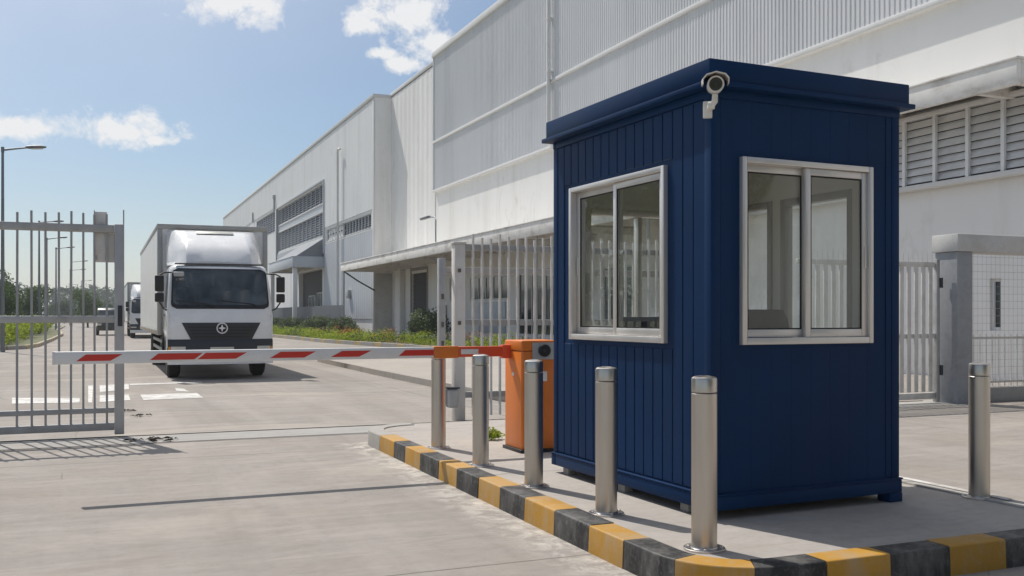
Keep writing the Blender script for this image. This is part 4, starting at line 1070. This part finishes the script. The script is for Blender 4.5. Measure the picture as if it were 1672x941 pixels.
    for s in (-1, 1):
        b = MB(); rows = [[(s*(0.76+0.30*k/6), -0.075+0.16*abs((0.76+0.30*k/6)/1.12)**2.6, z) for k in range(7)] for z in (0.645, 0.66, 0.715, 0.73)]
        b.slab(rows, (0, 0.05, 0)); hl = wb_l(b, 'headlight', M['lamp_glass'], t)
        b = MB(); rows = [[(s*(1.068+0.045*k/3), -0.073+0.16*abs((1.068+0.045*k/3)/1.12)**2.6, z) for k in range(4)] for z in (0.65, 0.725)]
        b.slab(rows, (0, 0.04, 0)); wb_l(b, 'indicator', M['amber'], t, hl)
        # mirrors
        b = MB(); b.tube([(s*1.03, 0.42, 2.36), (s*1.2, 0.18, 2.34), (s*1.30, 0.12, 2.28)], 0.017, 8); b.tube([(s*1.09, 0.4, 1.50), (s*1.2, 0.16, 1.56), (s*1.29, 0.12, 1.70)], 0.017, 8)
        mr = wb_l(b, 'mirror_arm', M['black'], t)
        b = MB(); b.box(s*1.20, s*1.385, 0.05, 0.15, 1.93, 2.28, 0.025, seg=3); wb_l(b, 'mirror', M['black'], t, mr)
        b = MB(); b.box(s*1.20, s*1.385, 0.05, 0.15, 1.70, 1.895, 0.025, seg=3); wb_l(b, 'mirror', M['black'], t, mr)
        # door seam, side window, handle, step, corner deflector
        b = MB(); b.hexa([(s*1.10, 0.52, 1.58), (s*1.115, 0.52, 1.58), (s*1.115, 1.42, 1.58), (s*1.10, 1.42, 1.58), (s*1.055, 0.66, 2.36), (s*1.07, 0.66, 2.36), (s*1.07, 1.42, 2.36), (s*1.055, 1.42, 2.36)]); bmesh.ops.recalc_face_normals(b.bm, faces=list(b.bm.faces)); wb_l(b, 'side_window', M['twind'], t, smooth=False)
        b = MB(); b.box(s*1.1055, s*1.113, 0.45, 1.5, 1.10, 1.52, 0.003); dr_ = wb_l(b, 'door', M['tw'], t)
        b = MB(); b.box(s*1.1135, s*1.13, 1.28, 1.46, 1.40, 1.44, 0.005); wb_l(b, 'handle', M['black'], t, dr_)
        b = MB(); b.box(s*1.085, s*1.128, 0.14, 0.26, 0.92, 1.42, 0.02, seg=2); wb_l(b, 'air_deflector', M['tw'], t)
        b = MB()
        pts_ = []
        for k in range(9):
            a = math.pi*k/8; pts_.append((1.30-0.60*math.cos(a), 0.50+0.60*math.sin(a)))
        inn = [(1.30-0.545*math.cos(math.pi*k/8), 0.50+0.545*math.sin(math.pi*k/8)) for k in range(9)]
        b.prism(pts_ + inn[::-1], s*1.06, s*1.15, 'x'); wb_l(b, 'mudguard', M['tdark'], t)
        # wheels
        for (yy, dual) in ((1.30, False), (7.7, True)):
            x_in, x_out = (0.80, 1.08) if not dual else (0.62, 1.12)
            b = MB(); rr = 0.49
            b.lathe([(0.29, s*x_in), (rr-0.05, s*x_in), (rr, s*(x_in+0.04)), (rr, s*(x_out-0.04)), (rr-0.05, s*x_out), (0.29, s*x_out)], (0, yy, rr), 36, 'x'); wh = wb_l(b, 'wheel', M['tyre'], t)
            b = MB(); b.lathe([(0.0, s*(x_out-0.10)), (0.10, s*(x_out-0.04)), (0.12, s*(x_out-0.08)), (0.24, s*(x_out-0.06)), (0.288, s*(x_out-0.005)), (0.288, s*(x_in+0.02)), (0.0, s*(x_in+0.02))], (0, yy, rr), 28, 'x'); wb_l(b, 'rim', M['rim'], t, wh)
        b = MB(); b.box(s*0.72, s*1.06, 2.6, 4.4, 0.45, 0.88, 0.05); wb_l(b, 'fuel_tank' if s > 0 else 'battery_box', M['chassis'], t)
        b = MB(); b.box(s*1.08, s*1.11, 2.3, 6.9, 0.55, 0.63, 0.005); b.box(s*1.08, s*1.11, 2.3, 6.9, 0.75, 0.82, 0.005); wb_l(b, 'side_guard', M['galv'], t)
    b = MB(); b.box(-0.45, -0.35, 0.5, 13.0, 0.62, 0.86); b.box(0.35, 0.45, 0.5, 13.0, 0.62, 0.86); b.box(-0.9, 0.9, 1.22, 1.38, 0.40, 0.58); b.box(-0.7, 0.7, 7.6, 7.8, 0.4, 0.6); b.box(-0.3, 0.3, 0.4, 1.6, 0.45, 0.8); b.box(0.15, 0.4, 0.6, 0.9, 0.3, 0.46); wb_l(b, 'chassis', M['chassis'], t, smooth=False)
    # cargo box
    bx0, bx1, by0, by1, bz0, bz1 = -1.245, 1.285, 1.93, 13.1, 0.95, 3.56
    b = MB(); b.box(bx0+0.03, bx1-0.03, by0+0.03, by1, bz0+0.02, bz1-0.03)
    for s, xx in ((-1, bx0+0.03), (1, bx1-0.03)):
        y = by0+0.12
        while y < by1-0.3:
            b.box(min(xx, xx+s*0.02), max(xx, xx+s*0.028), y, min(y+0.50, by1-0.05), bz0+0.14, bz1-0.12, 0.008, seg=1); y += 0.56
    cb = wb_l(b, 'cargo_box', M['tbox'], t, smooth=False)
    b = MB()
    for x0 in (bx0, bx1-0.11): b.box(x0, x0+0.11, by0, by0+0.11, bz0, bz1-0.121, 0.01)
    b.box(bx0, bx1, by0, by0+0.11, bz1-0.12, bz1, 0.01)
    for x0 in (bx0-0.002, bx1-0.058): b.box(x0, x0+0.06, by0+0.111, by1, bz1-0.11, bz1, 0.01); b.box(x0, x0+0.06, by0+0.111, by1, bz0, bz0+0.13, 0.01)
    wb_l(b, 'edge_profile', M['tframe'], t, cb)
    for i in range(9):
        b = MB(); b.box(bx0-0.012, bx0-0.0025, by0+0.35+i*1.2, by0+0.43+i*1.2, bz0+0.05, bz0+0.09); wb_l(b, 'side_marker', M['amber'], t, cb, smooth=False)
    # roof wind deflector
    b = MB(); prof2 = [(0.50, 2.54), (0.50, 2.62), (0.66, 2.86), (0.90, 3.03), (1.30, 3.25), (1.62, 3.38), (1.86, 3.42)]
    rows = []
    for u in (-1, -0.97, -0.90, -0.80, -0.66, -0.6, -0.3, 0, 0.3, 0.6, 0.66, 0.80, 0.90, 0.97, 1):
        e = max(0, abs(u)-0.62)/0.38; r = []
        for i, (y, z) in enumerate(prof2):
            ww = 1.07 - 0.02*i/6
            yy = y + (0.95*e**1.6)*(1 if i else 0.6)*(1-(i/6)**2*0.9)
            zz = z - 0.10*max(0, (abs(u)-0.86)/0.14)**2 * (1 if i > 1 else 0)
            r.append((u*ww, min(yy, 1.86), zz))
        rows.append(r)
    V = b.grid(rows)
    for s, u in ((0, -1), (-1, 1)):
        e1 = b.bm.verts.new((V[s][0].co.x, 1.86, 2.56)); b.bm.faces.new(list(V[s]) + [e1])
    bmesh.ops.recalc_face_normals(b.bm, faces=list(b.bm.faces)); fa = wb_l(b, 'roof_fairing', M['tw'], t, ang=30)
    b = MB(); b.hexa([(-0.42, 1.40, 3.297), (0.42, 1.40, 3.297), (0.42, 1.54, 3.355), (-0.42, 1.54, 3.355), (-0.42, 1.39, 3.317), (0.42, 1.39, 3.317), (0.42, 1.53, 3.375), (-0.42, 1.53, 3.375)], bev=0.008); wb_l(b, 'fairing_vent', M['tframe'], t, fa)
    b = MB(); b.box(-0.95, 0.95, 0.44, 0.54, 2.545, 2.575, 0.01); wb_l(b, 'sun_visor', M['tdark'], t)
    b = MB(); b.tube([(-0.98, 0.40, 2.34), (-1.02, 0.24, 2.36), (-0.92, 0.16, 2.34)], 0.012, 6); b.box(-1.0, -0.78, 0.10, 0.16, 2.26, 2.36, 0.02, seg=3); wb_l(b, 'kerb_mirror', M['plate_grey'], t)
    return t
def wb_l(mb, name, mats, root, parent=None, **k): return mb.build(name, mats, parent or root, **k)
tr1 = truck('nearest white box truck with round grille emblem facing the barrier')
tr2 = copy_tree(tr1); tr2.location = (2.72, 65.0, 0); tr2['label'] = 'farther white box truck half hidden behind the nearest truck'
vn = thing('van', 'dark van far down the road behind the sliding gate bars', 'van', (0.50, 75, 0))
b = MB(); b.prism([(0, 0.35), (0, 0.95), (0.5, 1.15), (1.1, 1.85), (1.4, 1.98), (4.6, 1.98), (4.75, 1.8), (4.75, 0.35)], -0.82, 0.82, 'x', bev=0.08); wb_l(b, 'body', M['van_dark'], vn)
b = MB(); b.hexa([(-0.75, 0.52, 1.20), (0.75, 0.52, 1.20), (0.75, 0.58, 1.18), (-0.75, 0.58, 1.18), (-0.7, 1.02, 1.80), (0.7, 1.02, 1.80), (0.7, 1.08, 1.78), (-0.7, 1.08, 1.78)]); wb_l(b, 'windscreen', M['twind'], vn, smooth=False)
for s in (-1, 1):
    for y in (0.85, 3.8):
        b = MB(); b.lathe([(0.15, s*0.7), (0.33, s*0.72), (0.34, s*0.8), (0.33, s*0.91), (0.15, s*0.91)], (0, y, 0.34), 20, 'x'); wb_l(b, 'wheel', M['tyre'], vn)
    b = MB(); b.box(s*0.55, s*0.82, -0.03, 0.02, 0.72, 0.86, 0.01); wb_l(b, 'headlight', M['lamp_glass'], vn)

# ================================================================ STREET LAMPS
def lamp(x, y, h, reach, ang, label, group='street lamps along the left verge', tw=0.055):
    t = thing('street_lamp', label, 'street lamp', (x, y, 0), R(ang), group)
    b = MB(); b.tube([(0, 0, 0), (0, 0, 0.9), (0, 0, h-0.1)], [tw*1.5, tw*1.25, tw*0.8], 12); wb_l(b, 'pole', M['lamp_pole'], t)
    b = MB(); b.tube([(0, 0, h-0.22), (0, 0, h-0.02)], tw*1.0, 12); b.tube([(0, 0, h-0.14), (reach*0.55, 0, h-0.06), (reach, 0, h)], [tw*0.7, tw*0.6, tw*0.55], 8); wb_l(b, 'bracket', M['lamp_pole'], t)
    b = MB(); sec_ = [(reach-0.05, 0.055, 0.05), (reach+0.15, 0.12, 0.075), (reach+0.5, 0.125, 0.07), (reach+0.68, 0.06, 0.035)]
    rows = []
    for (xx, hw, hh) in sec_:
        rows.append([(xx, hw*math.cos(2*math.pi*k/12), h+0.02+(xx-reach)*0.06+hh*math.sin(2*math.pi*k/12)) for k in range(12)])
    V = b.grid(rows, closed=True)
    b.bm.faces.new(V[0]); b.bm.faces.new(V[-1][::-1]); bmesh.ops.recalc_face_normals(b.bm, faces=list(b.bm.faces)); hd = wb_l(b, 'lamp_head', M['lamp_head'], t)
    b = MB(); b.hexa([(reach+0.14, -0.09, h-0.05), (reach+0.55, -0.09, h-0.022), (reach+0.55, 0.09, h-0.022), (reach+0.14, 0.09, h-0.05), (reach+0.14, -0.09, h-0.03), (reach+0.55, -0.09, h), (reach+0.55, 0.09, h), (reach+0.14, 0.09, h-0.03)]); wb_l(b, 'lens', M['lamp_lens'], t, hd)
    return t
lamp(-3.55, 42.4, 7.95, 0.85, -4, 'tallest, nearest street lamp at the left edge above the sliding gate', tw=0.06)
FARL = [(-4.15, 77.2, 8.2, 1.0, 20), (-4.3, 90.9, 8.0, 0.9, -5), (-4.1, 103.5, 8.0, 1.0, -5), (-3.7, 140.2, 8.6, 1.3, 0), (-4.2, 151.8, 8.0, 1.4, 0), (-3.7, 205, 8.2, 1.2, 0), (-4.9, 230, 8.2, 1.2, 180), (-6.2, 250, 8.2, 1.3, 0)]
LL = ['street lamp with a pale head third bar from the left of the gate', 'small dark street lamp seen between the middle bars of the gate', 'thin street lamp just right of the small dark one seen through the gate',
      'far street lamp with long arm seen under the gate sign', 'distant street lamp with straight bracket among the gate bars'] + ['tiny far street lamp at the end of the row down the road']*3
for (x, y, h, r_, a), lb in zip(FARL, LL): lamp(x, y, h, r_, a, lb, tw=0.07)
# ================================================================ VEGETATION
def leaf_mesh(name, blobs, n, size, seed, squash=1.0, shell=0.55):
    """many small leaf quads spread through several ellipsoid clumps (cx,cy,cz,rx,ry,rz)"""
    rng = np.random.default_rng(seed)
    vol = np.array([b[3]*b[4]*b[5] for b in blobs])**0.75; pick = rng.choice(len(blobs), n, p=vol/vol.sum())
    B = np.array(blobs)[pick]
    d = rng.normal(size=(n, 3)); d /= np.linalg.norm(d, axis=1)[:, None]
    r = shell + (1.06-shell)*rng.random(n)**0.7
    r *= 1 + 0.18*np.sin(d[:, 0]*7+seed)*np.sin(d[:, 1]*6+1.3*seed)*np.sin(d[:, 2]*8)
    c = B[:, :3] + d*B[:, 3:6]*r[:, None]
    nrm = d + rng.normal(size=(n, 3))*0.7; nrm /= np.linalg.norm(nrm, axis=1)[:, None]
    a = np.cross(nrm, rng.normal(size=(n, 3))); a /= np.linalg.norm(a, axis=1)[:, None]; bb = np.cross(nrm, a)
    s = size*(0.6+0.8*rng.random(n))[:, None]
    V = np.stack([c-a*s, c-bb*s*0.55+nrm*s*0.1, c+a*s, c+bb*s*0.55+nrm*s*0.1], 1).reshape(-1, 3)
    V[:, 2] = np.maximum(V[:, 2], 0.01)
    me = bpy.data.meshes.new(name)
    me.vertices.add(4*n); me.vertices.foreach_set('co', V.astype(np.float32).ravel())
    me.loops.add(4*n); me.loops.foreach_set('vertex_index', np.arange(4*n, dtype=np.int32))
    me.polygons.add(n); me.polygons.foreach_set('loop_start', np.arange(0, 4*n, 4, dtype=np.int32))
    me.update(); me.validate()
    return me
def crown_blobs(h, r, k, seed, low=0.35):
    rnd = random.Random(seed); out = []
    for i in range(k):
        a = rnd.uniform(0, 6.28); q = r*math.sqrt(rnd.random())*0.72; z = h*rnd.uniform(low+0.1, 0.86)
        s = r*rnd.uniform(0.30, 0.52)*(1.1-0.35*abs(z/h-0.6))
        out.append((q*math.cos(a), q*math.sin(a), z, s, s, s*rnd.uniform(0.65, 0.9)))
    return out
def obj_from(me, name, m, parent=None):
    if not me.materials: me.materials.append(m)
    o = bpy.data.objects.new(name, me); COL.objects.link(o)
    if parent: o.parent = parent
    return o
def tree_proto(h, r, k, n, size, seed, m, low=0.35):
    t = thing('tree', '', 'tree')
    bl = crown_blobs(h, r, k, seed, low)
    b = MB(); b.tube([(0, 0, 0), (0.05, 0.02, h*0.25), (0.0, 0.05, h*0.55), (0.05, 0, h*0.8)], [0.045*h*0.6, 0.035*h*0.6, 0.022*h*0.6, 0.006*h], 9)
    for q in bl[:7]:
        z0 = h*random.Random(q[0]).uniform(0.25, 0.5)
        b.tube([(0, 0.03, z0), (q[0]*0.5, q[1]*0.5, (z0+q[2])/2), (q[0], q[1], q[2])], [0.015*h*0.6, 0.010*h*0.6, 0.004*h], 6)
    b.build('trunk', M['bark'], t)
    obj_from(leaf_mesh('crown', bl, n, size, seed), 'crown', m, t)
    return t
def place(t, x, y, z=0, rz=0, s=1.0, label=None, group=None):
    t.location = (x, y, z); t.rotation_euler = (0, 0, rz); t.scale = (s, s, s)
    t['label'] = label
    if group: t['group'] = group
    return t
# trees left of the road, seen through the gate (y far) and mirrored in the booth glass (nearer)
P1 = tree_proto(4.4, 1.9, 16, 5200, 0.085, 11, M['leaf'], 0.2)
P2 = tree_proto(5.6, 2.6, 18, 5200, 0.12, 12, M['leaf_dark'], 0.2)
P3 = tree_proto(7.5, 3.2, 22, 9000, 0.13, 13, M['leaf'], 0.25)
spots = [(P1, -7.6, 70, 1.0, 'leafy green tree behind the hedge at the left edge'), (P1, -6.4, 78, 0.86, 'small round green tree behind the hedge, second bar of the gate'),
         (P2, -8.6, 92, 0.9, 'dark tree behind the hedge between the left gate bars'), (P1, -6.2, 101, 0.95, 'light green tree at the far end of the hedge')]
used = set()
for i, (p, x, y, s, lb) in enumerate(spots):
    t = p if id(p) not in used else copy_tree(p); used.add(id(p))
    place(t, x, y, 0.1, i*1.7, s, lb, 'trees behind the left hedge')
rnd = random.Random(5)
for i in range(16):
    t = P2 if (id(P2) not in used) else copy_tree(P2); used.add(id(P2))
    y = rnd.uniform(185, 250); 
    x = -20 + 30*i/15 + rnd.uniform(-0.8, 0.8)
    place(t, x, y, 0, rnd.uniform(0, 6), rnd.uniform(0.55, 0.85), 'dark tree in the distant row closing the end of the road', 'trees closing the end of the road')
place(copy_tree(P1), -1.6, 128, 0, 2.2, 1.05, 'single mid-distance tree right of the gate sign by the truck queue', 'trees behind the left hedge')
for i, (x, y, s) in enumerate(((-15.5, 31, 1.0), (-19, 38, 1.15), (-13.5, 23, 0.9), (-21, 27, 1.2), (-16, 46, 1.05), (-14.5, 16, 0.95), (-22, 52, 1.2), (-18, 60, 1.0))):
    t = P3 if id(P3) not in used else copy_tree(P3); used.add(id(P3))
    place(t, x, y, 0, i*1.1, s, 'tall leafy tree beyond the left yard, mirrored in the side window', 'trees beyond the left yard')
for i, (x, y, s) in enumerate(((8, -13, 0.95), (12.5, -16, 1.1), (17, -13, 1.0), (15, -22, 1.3), (21, -20, 1.2), (4, -18, 1.1))):  # trees added behind the camera; their dark reflection keeps the front panes clear
    place(copy_tree(P3), x, y, 0, i*0.9, s, 'unseen tree added behind the camera to darken the front window reflection', 'trees added behind the camera')
# distant wooded hill line
bl = []
rnd = random.Random(9)
for i in range(170):
    x = rnd.uniform(-260, 60); y = rnd.uniform(330, 470); s = rnd.uniform(4.5, 8)
    bl.append((x, y, s*0.6 + (y-330)*0.035, s*1.3, s, s*0.8))
o = obj_from(leaf_mesh('woodland', bl, 34000, 0.9, 21), 'woodland', M['leaf_blue'])
tag(o, 'far wooded ridge along the horizon at the left', 'woodland', kind='stuff')
# hedge on the left verge
bl = []
rnd = random.Random(2)
def hedge_obj(name, label, x0, x1, y0, y1, h, n, size, m, seed, group=None):
    t = thing(name, label, 'hedge', ((x0+x1)/2, (y0+y1)/2, 0.12), 0, group)
    rr = random.Random(seed); bl = []
    for i in range(int(max(10, (y1-y0)*(x1-x0)*2.6))):
        bl.append((rr.uniform(x0, x1)-(x0+x1)/2, rr.uniform(y0, y1)-(y0+y1)/2, h*rr.uniform(0.35, 0.68), rr.uniform(0.4, 0.6), rr.uniform(0.4, 0.7), h*0.38))
    obj_from(leaf_mesh('foliage', bl, n, size, seed, shell=0.3), 'foliage', m, t)
    b = MB()
    for i in range(8): 
        xx = rr.uniform(x0, x1)-(x0+x1)/2; yy = (y0+(y1-y0)*(i+0.5)/8)-(y0+y1)/2; b.tube([(xx, yy, 0), (xx+0.1, yy, h*0.6)], [0.03, 0.015], 6)
    b.build('stems', M['bark'], t)
    return t
hedge_obj('hedge', 'clipped yellow-green hedge on the left verge behind the gate', -8.6, -3.9, 46.4, 90, 1.25, 75000, 0.07, M['hedge'], 31)
# shrubs before the factory
SP = thing('shrub', '', 'shrub')
b = MB()
for k in range(6):
    a = k*1.05; b.tube([(0, 0, 0), (0.25*math.cos(a), 0.25*math.sin(a), 0.5), (0.5*math.cos(a), 0.5*math.sin(a), 0.9)], [0.03, 0.02, 0.008], 6)
b.build('stems', M['bark'], SP)
obj_from(leaf_mesh('foliage', [(0, 0, 0.75, 0.75, 0.75, 0.6), (0.4, 0.2, 0.6, 0.5, 0.5, 0.5), (-0.4, -0.2, 0.65, 0.5, 0.5, 0.5), (0.1, -0.45, 0.55, 0.45, 0.45, 0.45), (-0.1, 0.45, 0.9, 0.45, 0.45, 0.45)], 2600, 0.06, 41, shell=0.45), 'foliage', M['shrub'], SP)
first = True
for i, (y, s) in enumerate(((93, 1.05), (89.5, 1.1), (86, 0.95), (82.5, 1.15), (79, 1.1), (75.6, 1.0), (72.2, 1.25), (69, 1.2), (66, 0.95), (63.2, 1.2), (60.8, 0.75))):
    t = SP if first else copy_tree(SP); first = False
    lb = 'round dark green shrub in the row before the far factory fence'
    if i == 9: lb = 'dark rounded shrub at the near end of the shrub row by the canopy corner'
    if i == 10: lb = 'smallest grey-green shrub past the near end of the row, before the canopy pier'
    place(t, 14.6, y, 0.12, i*2.0, s*0.78, lb, 'shrubs before the factory')
for (x, y, s, lb) in ((15.5, 47.7, 1.2, 'tall dark shrub under the loading canopy left of the latch post'), (16.4, 52.4, 0.8, 'small shrub beside the roller door under the canopy')):
    place(copy_tree(SP), x, y, 0.12, 1.0, s, lb, 'shrubs before the factory')
# low ground cover in the bed
def cover(name, label, n, seed, m, hfun, size, cond):
    rng = np.random.default_rng(seed); bl = []
    edge = bed[:8]
    for i in range(n):
        y = rng.uniform(34.6, 97)
        xl = np.interp(y, [p[1] for p in edge[::-1]], [p[0] for p in edge[::-1]])
        u = rng.random(); x = xl+0.5+u*2.4
        if not cond(x-xl, y): continue
        h = hfun(x-xl, y)*rng.uniform(0.7, 1.2)
        bl.append((x, y, 0.12+h*0.4, rng.uniform(0.3, 0.55), rng.uniform(0.3, 0.7), h*0.6))
    o = obj_from(leaf_mesh(name, bl, 75*len(bl), size*0.78, seed, shell=0.4), name, m)
    tag(o, label, 'planting', kind='stuff'); return o
cover('ground_cover', 'bright yellow-green ground cover in the factory bed', 620, 51, M['cover'], lambda u, y: 0.42+0.16*math.sin(y*0.9+u*2), 0.055, lambda u, y: math.sin(y*0.37+u)+0.55 > 0)
cover('ground_cover', 'darker green low plants between the yellow-green cover', 120, 52, M['shrub'], lambda u, y: 0.6, 0.06, lambda u, y: math.sin(y*0.37+u)+0.35 < 0.2)
cover('flower_patch', 'band of yellow flowers among the ground cover', 70, 54, M['yellow_flower'], lambda u, y: 0.6, 0.05, lambda u, y: 44 < y < 64 and 1.0 < u < 2.2)
cover('flower_patch', 'loose orange and pink flowers along the back of the bed', 80, 53, M['flower'], lambda u, y: 0.7, 0.055, lambda u, y: u > 1.5 and (y < 62))
# weed by the barrier, dry leaves on the road
wd = thing('weed', 'small yellow-green weed growing beside the orange cabinet', 'weed', (3.62, 9.15, KZ-0.012))
o = obj_from(leaf_mesh('foliage', [(0, 0, 0.06, 0.09, 0.09, 0.07), (0.08, 0.03, 0.05, 0.06, 0.06, 0.05), (-0.1, 0.0, 0.03, 0.08, 0.06, 0.03)], 420, 0.016, 61, shell=0.1), 'foliage', M['cover'], wd)
b = MB(); b.tube([(0, 0, 0), (0, 0, 0.06)], 0.006, 5); b.build('stem', M['bark'], wd)
def litter(x, y, sc, label, seed):
    rr = random.Random(seed); b = MB()
    for i in range(9):
        cx, cy = rr.uniform(-1, 1)*sc, rr.uniform(-0.6, 0.6)*sc; a = rr.uniform(0, 6.28); l = rr.uniform(0.03, 0.07)
        V = [(cx-l*math.cos(a), cy-l*math.sin(a), 0.004), (cx+0.4*l*math.sin(a), cy-0.4*l*math.cos(a), 0.03), (cx+l*math.cos(a), cy+l*math.sin(a), 0.012), (cx-0.4*l*math.sin(a), cy+0.4*l*math.cos(a), 0.022)]
        b.slab([V[:2], [V[3], V[2]]], (0, 0, 0.003))
    o = b.build('leaf_litter', M['dryleaf'], smooth=False); o.location = (x, y, 0.004); tag(o, label, 'litter', 'dry leaf scraps on the road', kind='stuff')
litter(0.36, 15.35, 0.10, 'dark scrap of leaves on the concrete right of the gate post', 1)
litter(0.5, 14.5, 0.12, 'flat scrap of dry leaves nearer than the dark scrap', 2)
litter(0.62, 11.6, 0.22, 'dark leaf pile at the foot of the gate in its shadow', 3)
litter(0.40, 11.7, 0.16, 'small leaf pile touching the gate roller', 4)

# ================================================================ SKY, SUN, CAMERA
SUN_EL = 55.0
sx, sy = -0.31, 0.951
w = bpy.data.worlds.new('World'); SC.world = w; w.use_nodes = True
t = NT(w); bg = t.n['Background']
sky = t.add('ShaderNodeTexSky', sky_type='NISHITA', sun_disc=False, sun_elevation=R(SUN_EL), sun_rotation=math.atan2(sx, sy), air_density=1.0, dust_density=0.45, ozone_density=1.6)
tc = t.add('ShaderNodeTexCoord'); G_ = tc.outputs['Generated']
def vnode(op, a, b_=None):
    nd = t.add('ShaderNodeVectorMath', operation=op)
    for i, v in enumerate((a, b_)):
        if v is None: continue
        if hasattr(v, 'is_linked'): t.link(v, nd.inputs[i])
        else: nd.inputs[i].default_value = v
    return nd
CAMA = 22.7806
def direction(px, py):
    c_, s_ = math.cos(R(CAMA)), math.sin(R(CAMA)); x = (px-836)/1593
    return Vector((c_*x+s_, -s_*x+c_, -(py-516)/1593)).normalized()
dens = None
# clouds of the day: direction of the centre, half width, half height (radians)
CL = [(392, 0, 0.060, 0.022), (660, 25, 0.060, 0.028), (600, 42, 0.030, 0.013), (715, 70, 0.042, 0.016), (650, 105, 0.022, 0.008), (620, 88, 0.02, 0.007), (170, 212, 0.056, 0.020), (20, 207, 0.040, 0.010), (258, 230, 0.016, 0.006),
      (-500, 150, 0.12, 0.04), (-900, 60, 0.2, 0.06), (-1500, -200, 0.3, 0.1)]
nz = t.add('ShaderNodeTexNoise', inp={'Scale': 30.0, 'Detail': 10.0, 'Roughness': 0.66, 'Distortion': 0.25}); t.link(G_, nz.inputs['Vector'])
nz2 = t.add('ShaderNodeTexNoise', inp={'Scale': 9.0, 'Detail': 4.0, 'Roughness': 0.5}); t.link(G_, nz2.inputs['Vector'])
for (px, py, a, b_) in CL:
    c = direction(px, py); u = Vector((c.y, -c.x, 0)).normalized(); v = u.cross(c).normalized()
    dlt = vnode('SUBTRACT', G_, tuple(c)).outputs[0]
    du = vnode('DOT_PRODUCT', dlt, tuple(u/a)).outputs['Value']; dv = vnode('DOT_PRODUCT', dlt, tuple(v/b_)).outputs['Value']
    q = t.math('ADD', t.math('MULTIPLY', du, du), t.math('MULTIPLY', dv, dv))
    front = t.math('GREATER_THAN', vnode('DOT_PRODUCT', G_, tuple(c)).outputs['Value'], 0.3)
    k = t.math('MULTIPLY', t.math('SUBTRACT', 1.0, t.math('SQRT', q)), front)
    k = t.math('MAXIMUM', k, -1.2)
    dens = k if dens is None else t.math('MAXIMUM', dens, k)
dd_ = t.math('ADD', t.math('MULTIPLY', dens, 0.55), t.math('ADD', t.math('MULTIPLY', t.math('SUBTRACT', nz.outputs[0], 0.5), 2.0), t.math('MULTIPLY', t.math('SUBTRACT', nz2.outputs[0], 0.5), 0.5)))
cl = t.ramp(dd_, 0.02, 0.38, 0.0, 0.95)
# thin high veil, stronger towards the sun's side
veil_n = t.noise(5.0, 5, G_, 0.55)
sunv = Vector((sx*math.cos(R(SUN_EL)), sy*math.cos(R(SUN_EL)), math.sin(R(SUN_EL)))).normalized()
sepz = t.add('ShaderNodeSeparateXYZ'); t.link(G_, sepz.inputs[0])
hz = t.ramp(sepz.outputs[2], 0.0, 0.15, 0.42, 0.0)      # pale lower atmosphere
skyc = t.mix(hz, sky.outputs[0], (6.7, 7.1, 8.1, 1))
# thin bright veil of high cloud round the sun
vdot = vnode('DOT_PRODUCT', G_, tuple(Vector((sx*math.cos(R(SUN_EL)), sy*math.cos(R(SUN_EL)), math.sin(R(SUN_EL)))).normalized())).outputs['Value']
vf = t.math('MULTIPLY', t.math('POWER', t.ramp(vdot, 0.60, 1.0), 1.5), t.ramp(nz2.outputs[0], 0.2, 0.8, 0.8, 1.1), True)
skyc = t.mix(vf, skyc, (12.5, 12.6, 12.8, 1))
col = t.mix(cl, skyc, (9.6, 9.65, 9.75, 1))
t.link(col, bg.inputs[0]); bg.inputs[1].default_value = 0.091
sl = bpy.data.lights.new('sun', 'SUN'); sl.energy = 4.25; sl.angle = R(0.53); sl.color = (1.0, 0.945, 0.865)
so = bpy.data.objects.new('sun', sl); COL.objects.link(so); so.rotation_euler = (-sunv).to_track_quat('-Z', 'Y').to_euler(); so.location = (0, 0, 60)

cd = bpy.data.cameras.new('camera'); co = bpy.data.objects.new('camera', cd); COL.objects.link(co); SC.camera = co
co.location = (0, 0, 1.4); co.rotation_euler = (R(90), 0, R(-CAMA))
cd.sensor_width = 36; cd.lens = 36*1593/1672; cd.shift_y = 45.5/1672; cd.clip_start = 0.05; cd.clip_end = 6000
SC.view_settings.view_transform = 'Standard'; SC.view_settings.look = 'None'; SC.view_settings.exposure = 0.0; SC.view_settings.gamma = 1.0
SC.cycles.use_denoising = True
SC.cycles.max_bounces = 10; SC.cycles.transparent_max_bounces = 24
SC.cycles.use_adaptive_sampling = True
# the air: far things fade a little to pale blue
hm = bpy.data.materials.new('haze_air'); hm.use_nodes = True
ht = NT(hm); ht.n.remove(ht.n['Principled BSDF'])
pv = ht.add('ShaderNodeVolumePrincipled'); pv.inputs['Color'].default_value = (0.86, 0.90, 0.96, 1); pv.inputs['Density'].default_value = 0.0006; pv.inputs['Anisotropy'].default_value = 0.2
ht.link(pv.outputs[0], ht.n['Material Output'].inputs['Volume'])
hz_o = MB().box(-1600, 1600, -700, 2500, -1.6, 18.0).build('haze', hm, smooth=False); hz_o['kind'] = 'stuff'
